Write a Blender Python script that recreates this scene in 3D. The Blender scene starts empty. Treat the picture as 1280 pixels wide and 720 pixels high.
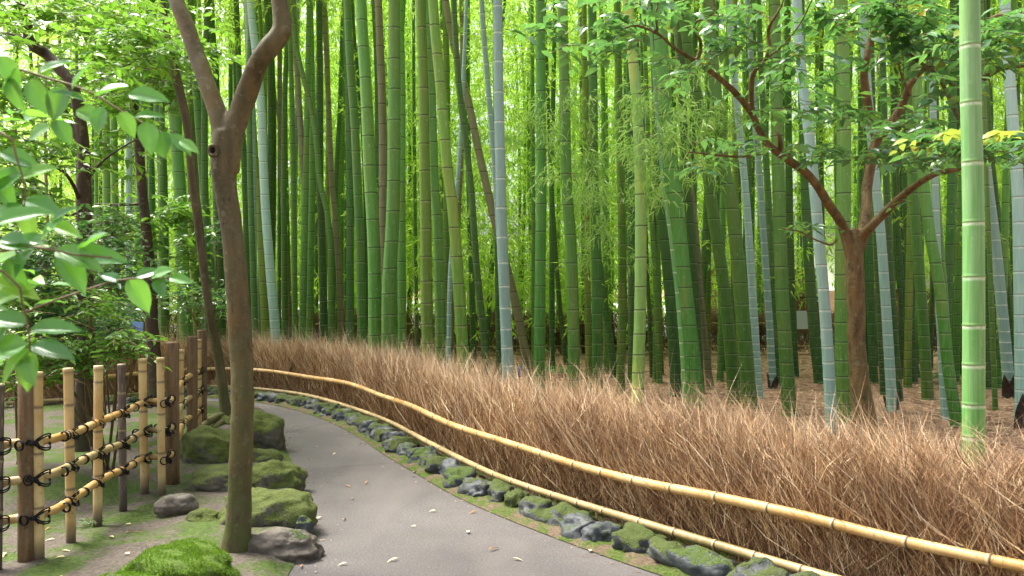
import bpy, math, random
import numpy as np
from mathutils import Vector, noise
R = math.radians
rnd = random.Random(7)
NP = np.random.default_rng(11)
col = bpy.context.scene.collection
F = 1108.5; EYE = 1.6

def P(px, py, d):
    return Vector(((px-640)/F*d, d, EYE-(py-360)/F*d))
def G(px, py, z=0.0):
    d = (EYE-z)*F/(py-360)
    return Vector(((px-640)/F*d, d, z))

# ------------------------------------------------------------------ objects
def tag(o, label=None, cat=None, group=None, kind=None):
    if label: o['label'] = label
    if cat: o['category'] = cat
    if group: o['group'] = group
    if kind: o['kind'] = kind
    return o
def link(o, parent=None):
    col.objects.link(o)
    if parent is not None: o.parent = parent
    return o
def empty(name, loc=(0, 0, 0), rz=0):
    o = bpy.data.objects.new(name, None); o.location = loc; o.rotation_euler.z = rz
    o.empty_display_size = .2
    return link(o)
def mesh_np(name, V, Fc, mat, smooth=True, attr=None):
    """V (n,3), Fc list of (m,k) int arrays"""
    me = bpy.data.meshes.new(name)
    V = np.asarray(V, dtype=np.float32)
    if not isinstance(Fc, (list, tuple)): Fc = [Fc]
    Fc = [np.asarray(f, dtype=np.int32) for f in Fc if len(f)]
    loops = np.concatenate([f.ravel() for f in Fc])
    tot = np.concatenate([np.full(len(f), f.shape[1], np.int32) for f in Fc])
    start = np.concatenate([[0], np.cumsum(tot)[:-1]]).astype(np.int32)
    me.vertices.add(len(V)); me.vertices.foreach_set('co', V.ravel())
    me.loops.add(len(loops)); me.loops.foreach_set('vertex_index', loops)
    me.polygons.add(len(tot)); me.polygons.foreach_set('loop_start', start)
    me.polygons.foreach_set('loop_total', tot)
    me.polygons.foreach_set('use_smooth', np.full(len(tot), smooth))
    me.update(calc_edges=True)
    if attr is not None:
        a = me.color_attributes.new('tone', 'FLOAT_COLOR', 'POINT')
        a.data.foreach_set('color', np.asarray(attr, np.float32).ravel())
    if mat: me.materials.append(mat)
    return me
def put(name, me, parent=None, loc=None):
    o = bpy.data.objects.new(name, me)
    if loc is not None: o.location = loc
    return link(o, parent)

class MB:
    def __init__(s): s.v = []; s.f = []; s.a = []
    def add(s, V, Fs, a=None):
        n = len(s.v); s.v += [tuple(v) for v in V]; s.f += [tuple(i+n for i in f) for f in Fs]
        s.a += (a if a is not None else [(0, 0, 0, 1)]*len(V))
    def box(s, c, size, rot=None, bev=0):
        hx, hy, hz = [k/2 for k in size]
        V = [Vector((x*hx, y*hy, z*hz)) for z in (-1, 1) for y in (-1, 1) for x in (-1, 1)]
        if rot: 
            from mathutils import Euler
            m = Euler(rot).to_matrix(); V = [m@v for v in V]
        V = [v+Vector(c) for v in V]
        s.add(V, [(0, 2, 3, 1), (4, 5, 7, 6), (0, 1, 5, 4), (2, 6, 7, 3), (0, 4, 6, 2), (1, 3, 7, 5)])
    def tube(s, pts, rad, sides=8, cap=True, attr=None, wob=0, seed=0):
        pts = [Vector(p) for p in pts]; n = len(pts)
        if not hasattr(rad, '__len__'): rad = [rad]*n
        V = []; A = []; up = None
        for i, p in enumerate(pts):
            t = (pts[min(i+1, n-1)]-pts[max(i-1, 0)]).normalized()
            if up is None:
                up = Vector((1, 0, 0)) if abs(t.x) < .8 else Vector((0, 0, 1))
            up = (up-t*up.dot(t)).normalized(); w = t.cross(up)
            for k in range(sides):
                a = 2*math.pi*k/sides
                dv = up*math.cos(a)+w*math.sin(a); r = rad[i]
                if wob: r *= 1+wob*noise.noise((p+dv*rad[i])*9+Vector((seed, 0, 0)))+wob*.8*noise.noise(Vector((seed*3+math.cos(a)*1.3, math.sin(a)*1.3, p.z*2)))
                V.append(p+dv*r); A.append(attr[i] if attr else (0, 0, 0, 1))
        Fs = [(i*sides+k, i*sides+(k+1) % sides, (i+1)*sides+(k+1) % sides, (i+1)*sides+k) for i in range(n-1) for k in range(sides)]
        if cap: Fs += [tuple(reversed(range(sides))), tuple((n-1)*sides+k for k in range(sides))]
        s.add(V, Fs, A)
    def mesh(s, name, mat, smooth=True):
        me = bpy.data.meshes.new(name); me.from_pydata(s.v, [], s.f)
        me.polygons.foreach_set('use_smooth', [smooth]*len(s.f))
        a = me.color_attributes.new('tone', 'FLOAT_COLOR', 'POINT')
        a.data.foreach_set('color', np.asarray(s.a, np.float32).ravel())
        if mat: me.materials.append(mat)
        me.update(); return me
    def build(s, name, mat, parent=None, smooth=True):
        return put(name, s.mesh(name, mat, smooth), parent)

def spline(pts, step):
    """catmull-rom through pts, resampled about every step"""
    pts = [Vector(p) for p in pts]; out = []
    n = len(pts)
    for i in range(n-1):
        p0 = pts[i-1] if i else pts[0]*2-pts[1]
        p1, p2 = pts[i], pts[i+1]
        p3 = pts[i+2] if i+2 < n else p2*2-p1
        k = max(1, int(math.ceil((p2-p1).length/step)))
        for j in range(k):
            t = j/k
            out.append(.5*((2*p1)+(p2-p0)*t+(2*p0-5*p1+4*p2-p3)*t*t+(3*p1-p0-3*p2+p3)*t**3))
    out.append(pts[-1]); return out
def lerp_r(rads, n):
    xs = np.linspace(0, 1, len(rads)); return list(np.interp(np.linspace(0, 1, n), xs, rads))

# ------------------------------------------------------------------ materials
def new_mat(name):
    m = bpy.data.materials.new(name); m.use_nodes = True
    nt = m.node_tree; nt.nodes.clear()
    out = nt.nodes.new('ShaderNodeOutputMaterial')
    return m, nt, out
class NT:
    def __init__(s, nt): s.nt = nt
    def n(s, t, **kw):
        nd = s.nt.nodes.new(t)
        for k, v in kw.items():
            if k.startswith('i_'): nd.inputs[k[2:].replace('_', ' ')].default_value = v
            else: setattr(nd, k, v)
        return nd
    def l(s, a, b): s.nt.links.new(a, b)
    def mix(s, fac, a, b, blend='MIX'):
        m = s.n('ShaderNodeMix', data_type='RGBA', blend_type=blend)
        for sock, v in ((m.inputs[0], fac), (m.inputs[6], a), (m.inputs[7], b)):
            if isinstance(v, (int, float)): sock.default_value = v
            elif isinstance(v, tuple): sock.default_value = v if len(v) == 4 else (*v, 1)
            else: s.l(v, sock)
        return m.outputs[2]
    def math(s, op, a, b=0, c=None, clamp=False):
        m = s.n('ShaderNodeMath', operation=op, use_clamp=clamp)
        for i, v in enumerate((a, b) if c is None else (a, b, c)):
            if isinstance(v, (int, float)): m.inputs[i].default_value = v
            else: s.l(v, m.inputs[i])
        return m.outputs[0]
    def noise(s, vec, scale, detail=4, rough=.55, dim='3D'):
        t = s.n('ShaderNodeTexNoise'); t.inputs['Scale'].default_value = scale
        t.inputs['Detail'].default_value = detail; t.inputs['Roughness'].default_value = rough
        if vec is not None: s.l(vec, t.inputs['Vector'])
        return t.outputs['Fac']
    def ramp(s, fac, stops, interp='LINEAR'):
        r = s.n('ShaderNodeValToRGB'); r.color_ramp.interpolation = interp
        e = r.color_ramp.elements
        while len(e) < len(stops): e.new(.5)
        for k, (p, c) in enumerate(stops):
            e[k].position = p; e[k].color = (c, c, c, 1) if isinstance(c, (int, float)) else (*c, 1)
        s.l(fac, r.inputs[0]); return r.outputs[0]
    def obj(s): return s.n('ShaderNodeTexCoord').outputs['Object']
    def pos(s): return s.n('ShaderNodeNewGeometry').outputs['Position']
    def scale(s, vec, sc):
        m = s.n('ShaderNodeMapping'); m.inputs['Scale'].default_value = sc; s.l(vec, m.inputs[0]); return m.outputs[0]
    def bump(s, h, strength, dist=.01):
        b = s.n('ShaderNodeBump'); b.inputs['Strength'].default_value = strength; b.inputs['Distance'].default_value = dist
        s.l(h, b.inputs['Height']); return b.outputs[0]
def pbsdf(t, out, color, rough=.6, spec=.5, normal=None, coat=0):
    b = t.n('ShaderNodeBsdfPrincipled')
    if isinstance(color, tuple): b.inputs['Base Color'].default_value = (*color, 1)
    else: t.l(color, b.inputs['Base Color'])
    if isinstance(rough, (int, float)): b.inputs['Roughness'].default_value = rough
    else: t.l(rough, b.inputs['Roughness'])
    b.inputs['Specular IOR Level'].default_value = spec
    b.inputs['Coat Weight'].default_value = coat
    if normal is not None: t.l(normal, b.inputs['Normal'])
    t.l(b.outputs[0], out.inputs[0]); return b

def culm_mat(name, low, high, bloom, dark, wear=.25, blotch=(.2, .2, .1), rough=.42):
    m, nt, out = new_mat(name); t = NT(nt)
    at = t.n('ShaderNodeAttribute', attribute_name='tone')
    sep = t.n('ShaderNodeSeparateColor'); t.l(at.outputs['Color'], sep.inputs[0])
    rv = t.n('ShaderNodeObjectInfo').outputs['Random']
    p = t.pos()
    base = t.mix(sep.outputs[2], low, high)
    st = t.noise(t.scale(p, (60, 60, 3)), 1, 3)
    base = t.mix(t.math('MULTIPLY', t.ramp(st, [(.35, 0), (.75, 1)]), .45), base, t.mix(.5, base, bloom))
    big = t.noise(t.scale(p, (6, 6, 1.2)), 1, 4)
    base = t.mix(t.math('MULTIPLY', t.ramp(big, [(.5, 0), (.66, 1)]), min(1, wear*1.6)), base, blotch)
    spk = t.noise(t.scale(p, (30, 30, 14)), 1, 5, .7)
    base = t.mix(t.math('MULTIPLY', t.ramp(spk, [(.6, 0), (.68, 1)]), .4), base, (.42, .46, .33))
    hsv = t.n('ShaderNodeHueSaturation'); t.l(base, hsv.inputs['Color'])
    t.l(t.math('MULTIPLY_ADD', rv, .03, .485), hsv.inputs['Hue'])
    t.l(t.math('MULTIPLY_ADD', t.math('FRACT', t.math('MULTIPLY', rv, 7.31)), .45, .78), hsv.inputs['Value'])
    c = hsv.outputs[0]
    brk = t.ramp(t.noise(p, 38, 2), [(.3, .35), (.6, 1)])
    c = t.mix(t.math('MULTIPLY', sep.outputs[0], brk), c, bloom)
    c = t.mix(sep.outputs[1], c, dark)
    pbsdf(t, out, c, rough, .25, t.bump(st, .12, .003))
    return m
CM = {
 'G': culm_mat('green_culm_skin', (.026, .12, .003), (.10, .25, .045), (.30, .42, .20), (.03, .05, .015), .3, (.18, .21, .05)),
 'D': culm_mat('dark_green_culm_skin', (.016, .07, .003), (.06, .155, .03), (.22, .33, .18), (.02, .03, .012), .3, (.12, .14, .06)),
 'Y': culm_mat('olive_culm_skin', (.055, .13, .004), (.13, .25, .03), (.38, .42, .2), (.05, .05, .02), .35, (.28, .27, .06)),
 'B': culm_mat('pale_waxy_culm_skin', (.16, .31, .24), (.28, .43, .39), (.66, .78, .7), (.2, .26, .2), .2, (.32, .43, .32), .6),
 'P': culm_mat('purple_brown_culm_skin', (.10, .10, .03), (.19, .18, .10), (.33, .30, .2), (.04, .03, .02), .4, (.13, .15, .05)),
 'F': culm_mat('fresh_green_culm_skin', (.09, .32, .04), (.16, .34, .12), (.6, .7, .5), (.15, .25, .08), .25, (.24, .44, .12)),
 'S': culm_mat('spotted_green_culm_skin', (.09, .21, .03), (.15, .31, .08), (.38, .48, .25), (.03, .05, .02), .5, (.40, .42, .06)),
}

def leaf_mat(name, stops, trans=(.3, .5, .06), tw=.45, rough=.4, spec=.5, back=None):
    m, nt, out = new_mat(name); t = NT(nt)
    g = t.n('ShaderNodeNewGeometry'); r = g.outputs['Random Per Island']
    c = t.ramp(r, stops)
    b = t.n('ShaderNodeBsdfPrincipled'); t.l(c, b.inputs['Base Color'])
    b.inputs['Roughness'].default_value = rough; b.inputs['Specular IOR Level'].default_value = spec
    tr = t.n('ShaderNodeBsdfTranslucent')
    t.l(t.mix(.75, c, trans, 'MIX') , tr.inputs[0])
    mx = t.n('ShaderNodeMixShader'); mx.inputs[0].default_value = tw
    t.l(b.outputs[0], mx.inputs[1]); t.l(tr.outputs[0], mx.inputs[2]); t.l(mx.outputs[0], out.inputs[0])
    return m
M = {}
M['bleaf'] = leaf_mat('bamboo_leaf', [(0, (.08, .20, .02)), (.5, (.18, .36, .035)), (.85, (.32, .48, .06)), (1, (.5, .55, .14))], (.60, .90, .12), .6, .5)
M['bleaf_pale'] = leaf_mat('pale_bamboo_leaf', [(0, (.14, .32, .05)), (.6, (.27, .47, .10)), (1, (.5, .6, .22))], (.45, .75, .15), .4, .5)
M['cleaf'] = leaf_mat('glossy_leaf', [(0, (.035, .10, .05)), (.6, (.08, .19, .09)), (.9, (.13, .29, .09)), (.97, (.2, .36, .05)), (1, (.38, .36, .06))], (.2, .48, .08), .36, .25, .7)
M['mleaf'] = leaf_mat('midgreen_leaf', [(0, (.05, .14, .02)), (.5, (.10, .24, .03)), (.9, (.19, .37, .05)), (1, (.34, .5, .06))], (.3, .62, .05), .35, .35, .5)
M['nleaf'] = leaf_mat('fresh_leaf', [(0, (.035, .13, .045)), (.5, (.09, .26, .06)), (.8, (.2, .42, .06)), (1, (.36, .55, .08))], (.25, .6, .05), .35, .22, .6)
M['yleaf'] = leaf_mat('young_yellow_leaf', [(0, (.25, .42, .05)), (.85, (.4, .52, .09)), (1, (.6, .42, .08))], (.5, .6, .08), .4, .3, .5)

def bark_mat(name, a, b, moss=None, mossz=(0, .8), sc=(14, 14, 3), red=None, bumpd=.006):
    m, nt, out = new_mat(name); t = NT(nt); p = t.pos()
    n1 = t.noise(t.scale(p, sc), 1, 6, .6)
    c = t.mix(t.ramp(n1, [(.32, 0), (.66, 1)]), a, b)
    n2 = t.noise(p, 5, 3)
    if red: c = t.mix(t.math('MULTIPLY', t.ramp(n2, [(.5, 0), (.68, 1)]), .6), c, red)
    n3 = t.noise(p, 45, 4, .7)
    c = t.mix(t.math('MULTIPLY', t.ramp(n3, [(.55, 0), (.75, 1)]), .35), c, tuple(min(1, k*1.9+.03) for k in b))
    c = t.mix(t.math('MULTIPLY', t.ramp(t.noise(t.scale(p,(9,9,5)), 3, 4, .7), [(.6, 0), (.66, 1)]), .5), c, tuple(k*.45 for k in a))
    c = t.mix(t.math('MULTIPLY', t.ramp(t.noise(p, 16, 3, .5), [(.62, 0), (.66, 1)]), .4), c, (.19, .17, .11))
    if moss:
        sx = t.n('ShaderNodeSeparateXYZ'); t.l(p, sx.inputs[0])
        h = t.n('ShaderNodeMapRange'); t.l(sx.outputs[2], h.inputs[0])
        h.inputs[1].default_value = mossz[0]; h.inputs[2].default_value = mossz[1]; h.inputs[3].default_value = .75; h.inputs[4].default_value = .08
        f = t.math('MULTIPLY', h.outputs[0], t.ramp(t.noise(p, 11, 5), [(.36, 0), (.6, 1)]))
        c = t.mix(f, c, moss)
    hh = t.math('ADD', n1, t.math('MULTIPLY', n3, .5))
    pbsdf(t, out, c, .55, .25, t.bump(hh, .8, bumpd)); return m
M['bark1'] = bark_mat('smooth_brown_bark', (.035, .028, .014), (.125, .10, .045), (.07, .09, .02), (0, 1.5), (8, 8, 1.6), (.14, .08, .024))
M['bark2'] = bark_mat('dark_bark', (.03, .02, .016), (.085, .05, .035), (.05, .065, .02), (0, .8))
M['bark3'] = bark_mat('thin_trunk_bark', (.06, .042, .022), (.13, .095, .05), (.07, .09, .02), (0, 1.8))
M['bark5'] = bark_mat('orange_brown_bark', (.05, .035, .014), (.175, .115, .045), (.09, .11, .03), (0, .9), (16, 16, 5), (.17, .09, .028), .03)
M['twig'] = bark_mat('twig_bark', (.09, .06, .03), (.17, .12, .06))

def rock_mat(name, a, b, moss, cover=.5, wet=.6):
    m, nt, out = new_mat(name); t = NT(nt)
    g = t.n('ShaderNodeNewGeometry'); p = g.outputs['Position']
    n1 = t.noise(p, 9, 6, .65)
    c = t.mix(t.ramp(n1, [(.35, 0), (.7, 1)]), a, b)
    sx = t.n('ShaderNodeSeparateXYZ'); t.l(g.outputs['Normal'], sx.inputs[0])
    n2 = t.noise(p, 5, 5, .6); n4 = t.noise(p, 90, 3, .7)
    rv = t.n('ShaderNodeObjectInfo').outputs['Random']
    f = t.math('ADD', t.math('MULTIPLY', sx.outputs[2], .55), t.math('MULTIPLY', n2, 1.5))
    f = t.math('ADD', f, t.math('MULTIPLY_ADD', rv, .35, cover-1.22))
    f = t.ramp(f, [(.38, 0), (.56, 1)])
    mc = t.mix(t.ramp(n4, [(.35, 0), (.7, 1)]), tuple(k*.55 for k in moss), moss)
    mc = t.mix(t.ramp(t.noise(p, 3.3, 3), [(.5, 0), (.7, .75)]), mc, (.07, .085, .035))
    c = t.mix(f, c, mc)
    hh = t.math('ADD', t.math('MULTIPLY', n1, 1), t.math('MULTIPLY', t.math('MULTIPLY', n4, f), 1.3))
    ro = t.math('MULTIPLY_ADD', f, .9-wet, wet)
    pbsdf(t, out, c, ro, .4, t.bump(hh, 1, .02)); return m
M['rock'] = rock_mat('blue_grey_mossy_stone', (.022, .029, .032), (.075, .085, .085), (.11, .17, .03), .28, .55)
M['rock_moss'] = rock_mat('moss_covered_rock', (.05, .045, .035), (.15, .14, .10), (.15, .19, .035), .72, .7)
M['rock_partial'] = rock_mat('partly_mossy_dark_stone', (.025, .031, .032), (.085, .09, .085), (.11, .15, .03), .5, .6)
M['rock_bright'] = rock_mat('bright_moss_rock', (.05, .05, .03), (.11, .12, .06), (.12, .215, .012), .95, .7)
M['rock_bare'] = rock_mat('bare_brown_rock', (.07, .055, .04), (.14, .12, .095), (.08, .12, .03), .22, .7)

def simple(name, c, rough=.6, spec=.4, var=.25, sc=8, bumpd=.002):
    m, nt, out = new_mat(name); t = NT(nt); p = t.obj()
    n1 = t.noise(p, sc, 5, .6)
    cc = t.mix(t.ramp(n1, [(.3, 0), (.7, 1)]), tuple(k*(1-var) for k in c), tuple(min(1, k*(1+var)) for k in c))
    pbsdf(t, out, cc, rough, spec, t.bump(n1, .4, bumpd)); return m
def dry_bamboo(name, a, b, foot=(.06, .045, .035), z0=-.02, z1=.22):
    m, nt, out = new_mat(name); t = NT(nt); p = t.pos()
    at = t.n('ShaderNodeAttribute', attribute_name='tone'); sep = t.n('ShaderNodeSeparateColor'); t.l(at.outputs['Color'], sep.inputs[0])
    n1 = t.noise(p, 3.2, 5, .6); n2 = t.noise(t.scale(p, (70, 70, 9)), 1, 3)
    c = t.mix(t.ramp(n1, [(.36, 0), (.64, 1)]), a, b)
    c = t.mix(t.math('MULTIPLY', t.ramp(n2, [(.5, 0), (.72, 1)]), .35), c, (.6, .46, .27))
    c = t.mix(t.math('MULTIPLY', t.ramp(t.noise(p, 14, 5, .7), [(.58, 0), (.7, 1)]), .5), c, (.12, .08, .04))
    c = t.mix(sep.outputs[0], c, (.62, .5, .3)); c = t.mix(sep.outputs[1], c, (.09, .06, .03))
    # stained wet foot of stakes standing in the soil
    c = t.mix(sep.outputs[2], c, foot)
    pbsdf(t, out, c, .45, .4, t.bump(n2, .3, .002)); return m
M['stake'] = dry_bamboo('dry_stake_bamboo', (.48, .31, .12), (.62, .46, .22))
M['stake_dark'] = dry_bamboo('weathered_dark_bamboo', (.07, .05, .05), (.13, .10, .09))
M['rail'] = dry_bamboo('golden_rail_bamboo', (.42, .22, .055), (.60, .40, .17))
M['rail_old'] = dry_bamboo('greenish_rail_bamboo', (.26, .20, .08), (.48, .34, .16))
M['wood'] = bark_mat('weathered_post_wood', (.10, .06, .03), (.20, .125, .065), None, (0, 1), (30, 30, 2.2))
M['rope'] = simple('black_rope', (.012, .012, .014), .8, .2, .3, 60)

def strand_mat(name, stops):
    m, nt, out = new_mat(name); t = NT(nt)
    g = t.n('ShaderNodeNewGeometry')
    c = t.ramp(g.outputs['Random Per Island'], stops)
    at = t.n('ShaderNodeAttribute', attribute_name='tone'); sep = t.n('ShaderNodeSeparateColor'); t.l(at.outputs['Color'], sep.inputs[0])
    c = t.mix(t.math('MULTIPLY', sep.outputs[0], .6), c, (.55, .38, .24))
    n = t.noise(t.pos(), 2.2, 3)
    c = t.mix(t.math('MULTIPLY', t.ramp(n, [(.4, 0), (.65, 1)]), .35), c, (.13, .065, .035))
    pbsdf(t, out, c, .75, .2); return m
M['brush'] = strand_mat('dry_brushwood', [(0, (.05, .022, .009)), (.3, (.21, .10, .042)), (.6, (.43, .245, .12)), (.85, (.64, .45, .22)), (1, (.9, .76, .5))])
M['stray'] = strand_mat('pale_stalk', [(0, (.42, .25, .12)), (.5, (.62, .44, .26)), (1, (.85, .72, .52))])
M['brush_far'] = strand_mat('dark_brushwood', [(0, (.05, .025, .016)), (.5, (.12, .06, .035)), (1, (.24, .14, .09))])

# ------------------------------------------------------------------ camera, world, sun
sc = bpy.context.scene
cam = bpy.data.cameras.new('camera'); cam.sensor_width = 36; cam.lens = 36*F/1280
cam.clip_end = 1500; cam.clip_start = .05
co = bpy.data.objects.new('camera', cam); co.location = (0, 0, EYE); co.rotation_euler = (R(90), 0, 0); col.objects.link(co)
cam.dof.use_dof = True; cam.dof.focus_distance = 8.5; cam.dof.aperture_fstop = 5.6
sc.camera = co
w = bpy.data.worlds.new('World'); sc.world = w; w.use_nodes = True
nt = w.node_tree; bg = nt.nodes['Background']
sky = nt.nodes.new('ShaderNodeTexSky'); sky.sky_type = 'NISHITA'; sky.sun_disc = False
SE, SA = 60, -60     # sun elevation, azimuth from +Y towards +X
sky.sun_elevation = R(SE); sky.sun_rotation = R(SA); sky.dust_density = 7; sky.air_density = 1; sky.ozone_density = .6
hs = nt.nodes.new('ShaderNodeHueSaturation'); hs.inputs['Saturation'].default_value = .45   # overcast: greyer than clear air
nt.links.new(sky.outputs[0], hs.inputs['Color']); nt.links.new(hs.outputs[0], bg.inputs[0]); bg.inputs[1].default_value = .15
sun = bpy.data.lights.new('sun', 'SUN'); sun.energy = 3.0; sun.angle = R(20); sun.color = (1, .96, .88)
so = bpy.data.objects.new('sun', sun); col.objects.link(so); so.location = (0, 0, 30)
dirv = Vector((math.sin(R(SA))*math.cos(R(SE)), math.cos(R(SA))*math.cos(R(SE)), math.sin(R(SE))))
so.rotation_euler = dirv.to_track_quat('Z', 'Y').to_euler()
sc.view_settings.view_transform = 'Standard'; sc.view_settings.look = 'None'
sc.view_settings.gamma = 1; sc.view_settings.exposure = 1.45
cy = sc.cycles
cy.max_bounces = 6; cy.diffuse_bounces = 3; cy.glossy_bounces = 2; cy.transmission_bounces = 4; cy.transparent_max_bounces = 4
cy.caustics_reflective = False; cy.caustics_refractive = False
cy.use_denoising = True
try: cy.denoiser = 'OPENIMAGEDENOISE'
except Exception: pass
cy.use_adaptive_sampling = True; cy.adaptive_threshold = .02
sc.render.use_persistent_data = False

# ------------------------------------------------------------------ ground
def grid(x0, x1, y0, y1, nx, ny, zf):
    xs = np.linspace(x0, x1, nx); ys = np.linspace(y0, y1, ny)
    V = [(x, y, zf(x, y)) for y in ys for x in xs]
    Fq = [(j*nx+i, j*nx+i+1, (j+1)*nx+i+1, (j+1)*nx+i) for j in range(ny-1) for i in range(nx-1)]
    return V, Fq
def ground_mat():
    m, nt, out = new_mat('leaf_litter_ground'); t = NT(nt); p = t.pos()
    n1 = t.noise(t.scale(p, (14, 30, 10)), 1, 6, .7); n2 = t.noise(p, 1.3, 4)
    c = t.ramp(n1, [(.3, (.13, .075, .05)), (.5, (.33, .20, .13)), (.7, (.52, .36, .25))])
    c = t.mix(t.ramp(n2, [(.42, 0), (.7, .6)]), c, (.20, .12, .075))
    pbsdf(t, out, c, .9, .1, t.bump(n1, .8, .02)); return m
V, Fq = grid(-400, 400, -30, 770, 3, 3, lambda x, y: -.012)
g = put('ground', mesh_np('ground', V, np.array(Fq), ground_mat(), False)); tag(g, kind='structure')
def pale_mat():
    m, nt, out = new_mat('pale_gravel'); t = NT(nt); n1 = t.noise(t.pos(), 20, 5, .7)
    pbsdf(t, out, t.ramp(n1, [(.3, (.38, .37, .34)), (.7, (.6, .59, .55))]), .9, .1); return m
V, Fq = grid(-90, 90, 27.5, 120, 3, 3, lambda x, y: -.006)
tag(put('gravel_yard', mesh_np('gravel_yard', V, np.array(Fq), pale_mat(), False)), kind='structure')

# fence line from the photograph's rail, on the ground plane
rail_px = [(123, 472), (160, 469), (251, 460), (320, 463), (382, 469), (437, 480), (483, 494), (530, 514), (577, 532), (639, 555), (747, 585), (853, 611), (960, 635), (1040, 653), (1127, 672), (1280, 702)]
RL = [G(x, y, .39) for x, y in rail_px]; RL = [Vector((p.x, p.y, 0)) for p in RL]
RL = [Vector((-8.6, 9.6, 0)), Vector((-7.0, 11.0, 0))]+RL+[Vector((2.75, 3.35, 0)), Vector((3.4, 2.65, 0))]
FL = spline(RL, .1)
for _ in range(12):
    FL = [FL[0]]+[(FL[i-1]+FL[i]*2+FL[i+1])/4 for i in range(1, len(FL)-1)]+[FL[-1]]
FT = [(FL[min(i+1, len(FL)-1)]-FL[max(i-1, 0)]).normalized() for i in range(len(FL))]
FN = [Vector((-t.y, t.x, 0)) for t in FT]      # left of travel direction = away from the path (behind the fence)
cum = [0]
for i in range(1, len(FL)): cum.append(cum[-1]+(FL[i]-FL[i-1]).length)

# path
outer = [FL[i]-FN[i]*.34 for i in range(0, len(FL), 2)]
inner_px = [(250, 514), (285, 509), (318, 509), (338, 525), (347, 545), (360, 575), (370, 600), (378, 640), (386, 668), (366, 700), (350, 725), (335, 760)]
inner = [Vector((-8.9, 8.2, 0)), Vector((-7.2, 9.7, 0)), Vector((-5.8, 10.9, 0))]+[G(x, y) for x, y in inner_px]+[Vector((-1.3, 3.5, 0)), Vector((-1.2, 1.5, 0)), Vector((-1.2, -2, 0))]
inner = spline(inner, .15)
def path_mat():
    m, nt, out = new_mat('worn_grey_path'); t = NT(nt); p = t.pos()
    n1 = t.noise(p, 1.1, 5, .6); n2 = t.noise(p, 70, 6, .85); n3 = t.noise(p, 6, 6, .75)
    c = t.ramp(n1, [(.35, (.085, .077, .076)), (.65, (.125, .113, .109))])
    c = t.mix(t.math('MULTIPLY', t.ramp(n3, [(.46, 0), (.62, 1)]), .5), c, (.10, .088, .08))
    c = t.mix(t.ramp(n2, [(.4, .8), (.52, 0)]), c, (.055, .048, .045))
    c = t.mix(t.ramp(n2, [(.56, 0), (.66, .5)]), c, (.33, .30, .27))
    # trodden-in lighter dust
    c = t.mix(t.ramp(t.noise(t.scale(p, (1.2, .35, 1)), 1, 3), [(.5, 0), (.68, .5)]), c, (.165, .142, .13))
    pbsdf(t, out, c, .8, .3, t.bump(n2, .35, .004)); return m
poly = outer+[Vector((3.2, -2, 0))]+list(reversed(inner))
pm = bpy.data.meshes.new('path'); pm.from_pydata([(p.x, p.y, 0) for p in poly], [], [tuple(range(len(poly)))])
pm.materials.append(path_mat()); pm.update()
import bmesh
bm = bmesh.new(); bm.from_mesh(pm); bmesh.ops.triangulate(bm, faces=bm.faces[:])
for f in bm.faces:
    if f.normal.z < 0: f.normal_flip()
bm.to_mesh(pm); bm.free()
path = tag(put('path', pm), kind='structure')
dark = simple('crack_dirt', (.07, .06, .055), .9, .1)
def crack(pts, w):
    pts = [G(*p) for p in pts]; mb = MB(); q = spline(pts, .05); V = []
    for i, p in enumerate(q):
        t = (q[min(i+1, len(q)-1)]-q[max(i-1, 0)]).normalized(); n = Vector((-t.y, t.x, 0))
        j = n*noise.noise(p*7)*.03; ww = w*(.5+.6*abs(noise.noise(p*5)))*(1 if 0 < i < len(q)-1 else .1)
        V += [p+j-n*ww+Vector((0, 0, .003)), p+j+n*ww+Vector((0, 0, .003))]
    mb.add(V, [(2*i, 2*i+2, 2*i+3, 2*i+1) for i in range(len(q)-1)]); mb.build('crack', dark, path, False)
crack([(345, 545), (352, 552), (361, 558), (369, 558)], .008)
crack([(352, 542), (378, 537), (398, 531), (430, 526)], .006)
crack([(358, 591), (400, 586), (450, 582), (505, 578)], .005)

# soil bed left of the path
def bed_z(x, y):
    p = Vector((x, y, 0))
    return .022+.055*noise.noise(p*.9)+.02*noise.noise(p*4)+.03
def bed_mat():
    m, nt, out = new_mat('mossy_soil'); t = NT(nt); p = t.pos()
    n1 = t.noise(p, 2.1, 5, .65); n2 = t.noise(p, 35, 5, .7)
    c = t.ramp(n2, [(.3, (.06, .05, .042)), (.6, (.14, .115, .095)), (.8, (.2, .165, .13))])
    mo = t.ramp(n2, [(.35, (.035, .06, .012)), (.65, (.085, .14, .02))])
    c = t.mix(t.ramp(n1, [(.45, 0), (.56, .9)]), c, mo)
    pbsdf(t, out, c, .9, .15, t.bump(n2, .8, .02)); return m
left = [p for p in inner]
V = []; nx = 46
for j, p in enumerate(left):
    q = Vector((p.x-.02, p.y, 0)); 
    for i in range(nx):
        k = i/(nx-1); x = q.x-(8*k**1.5)*(1); y = q.y+k*1.2*(1 if p.y > 8 else 0)
        edge = min(1, k*8*3)
        V.append((x+(.05 if i == 0 else 0), y, max(.006, bed_z(x, y)*edge+.004)))
Fq = [(j*nx+i, (j+1)*nx+i, (j+1)*nx+i+1, j*nx+i+1) for j in range(len(left)-1) for i in range(nx-1)]
bed = tag(put('soil_bed', mesh_np('soil_bed', V, np.array(Fq), bed_mat())), kind='structure')

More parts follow.
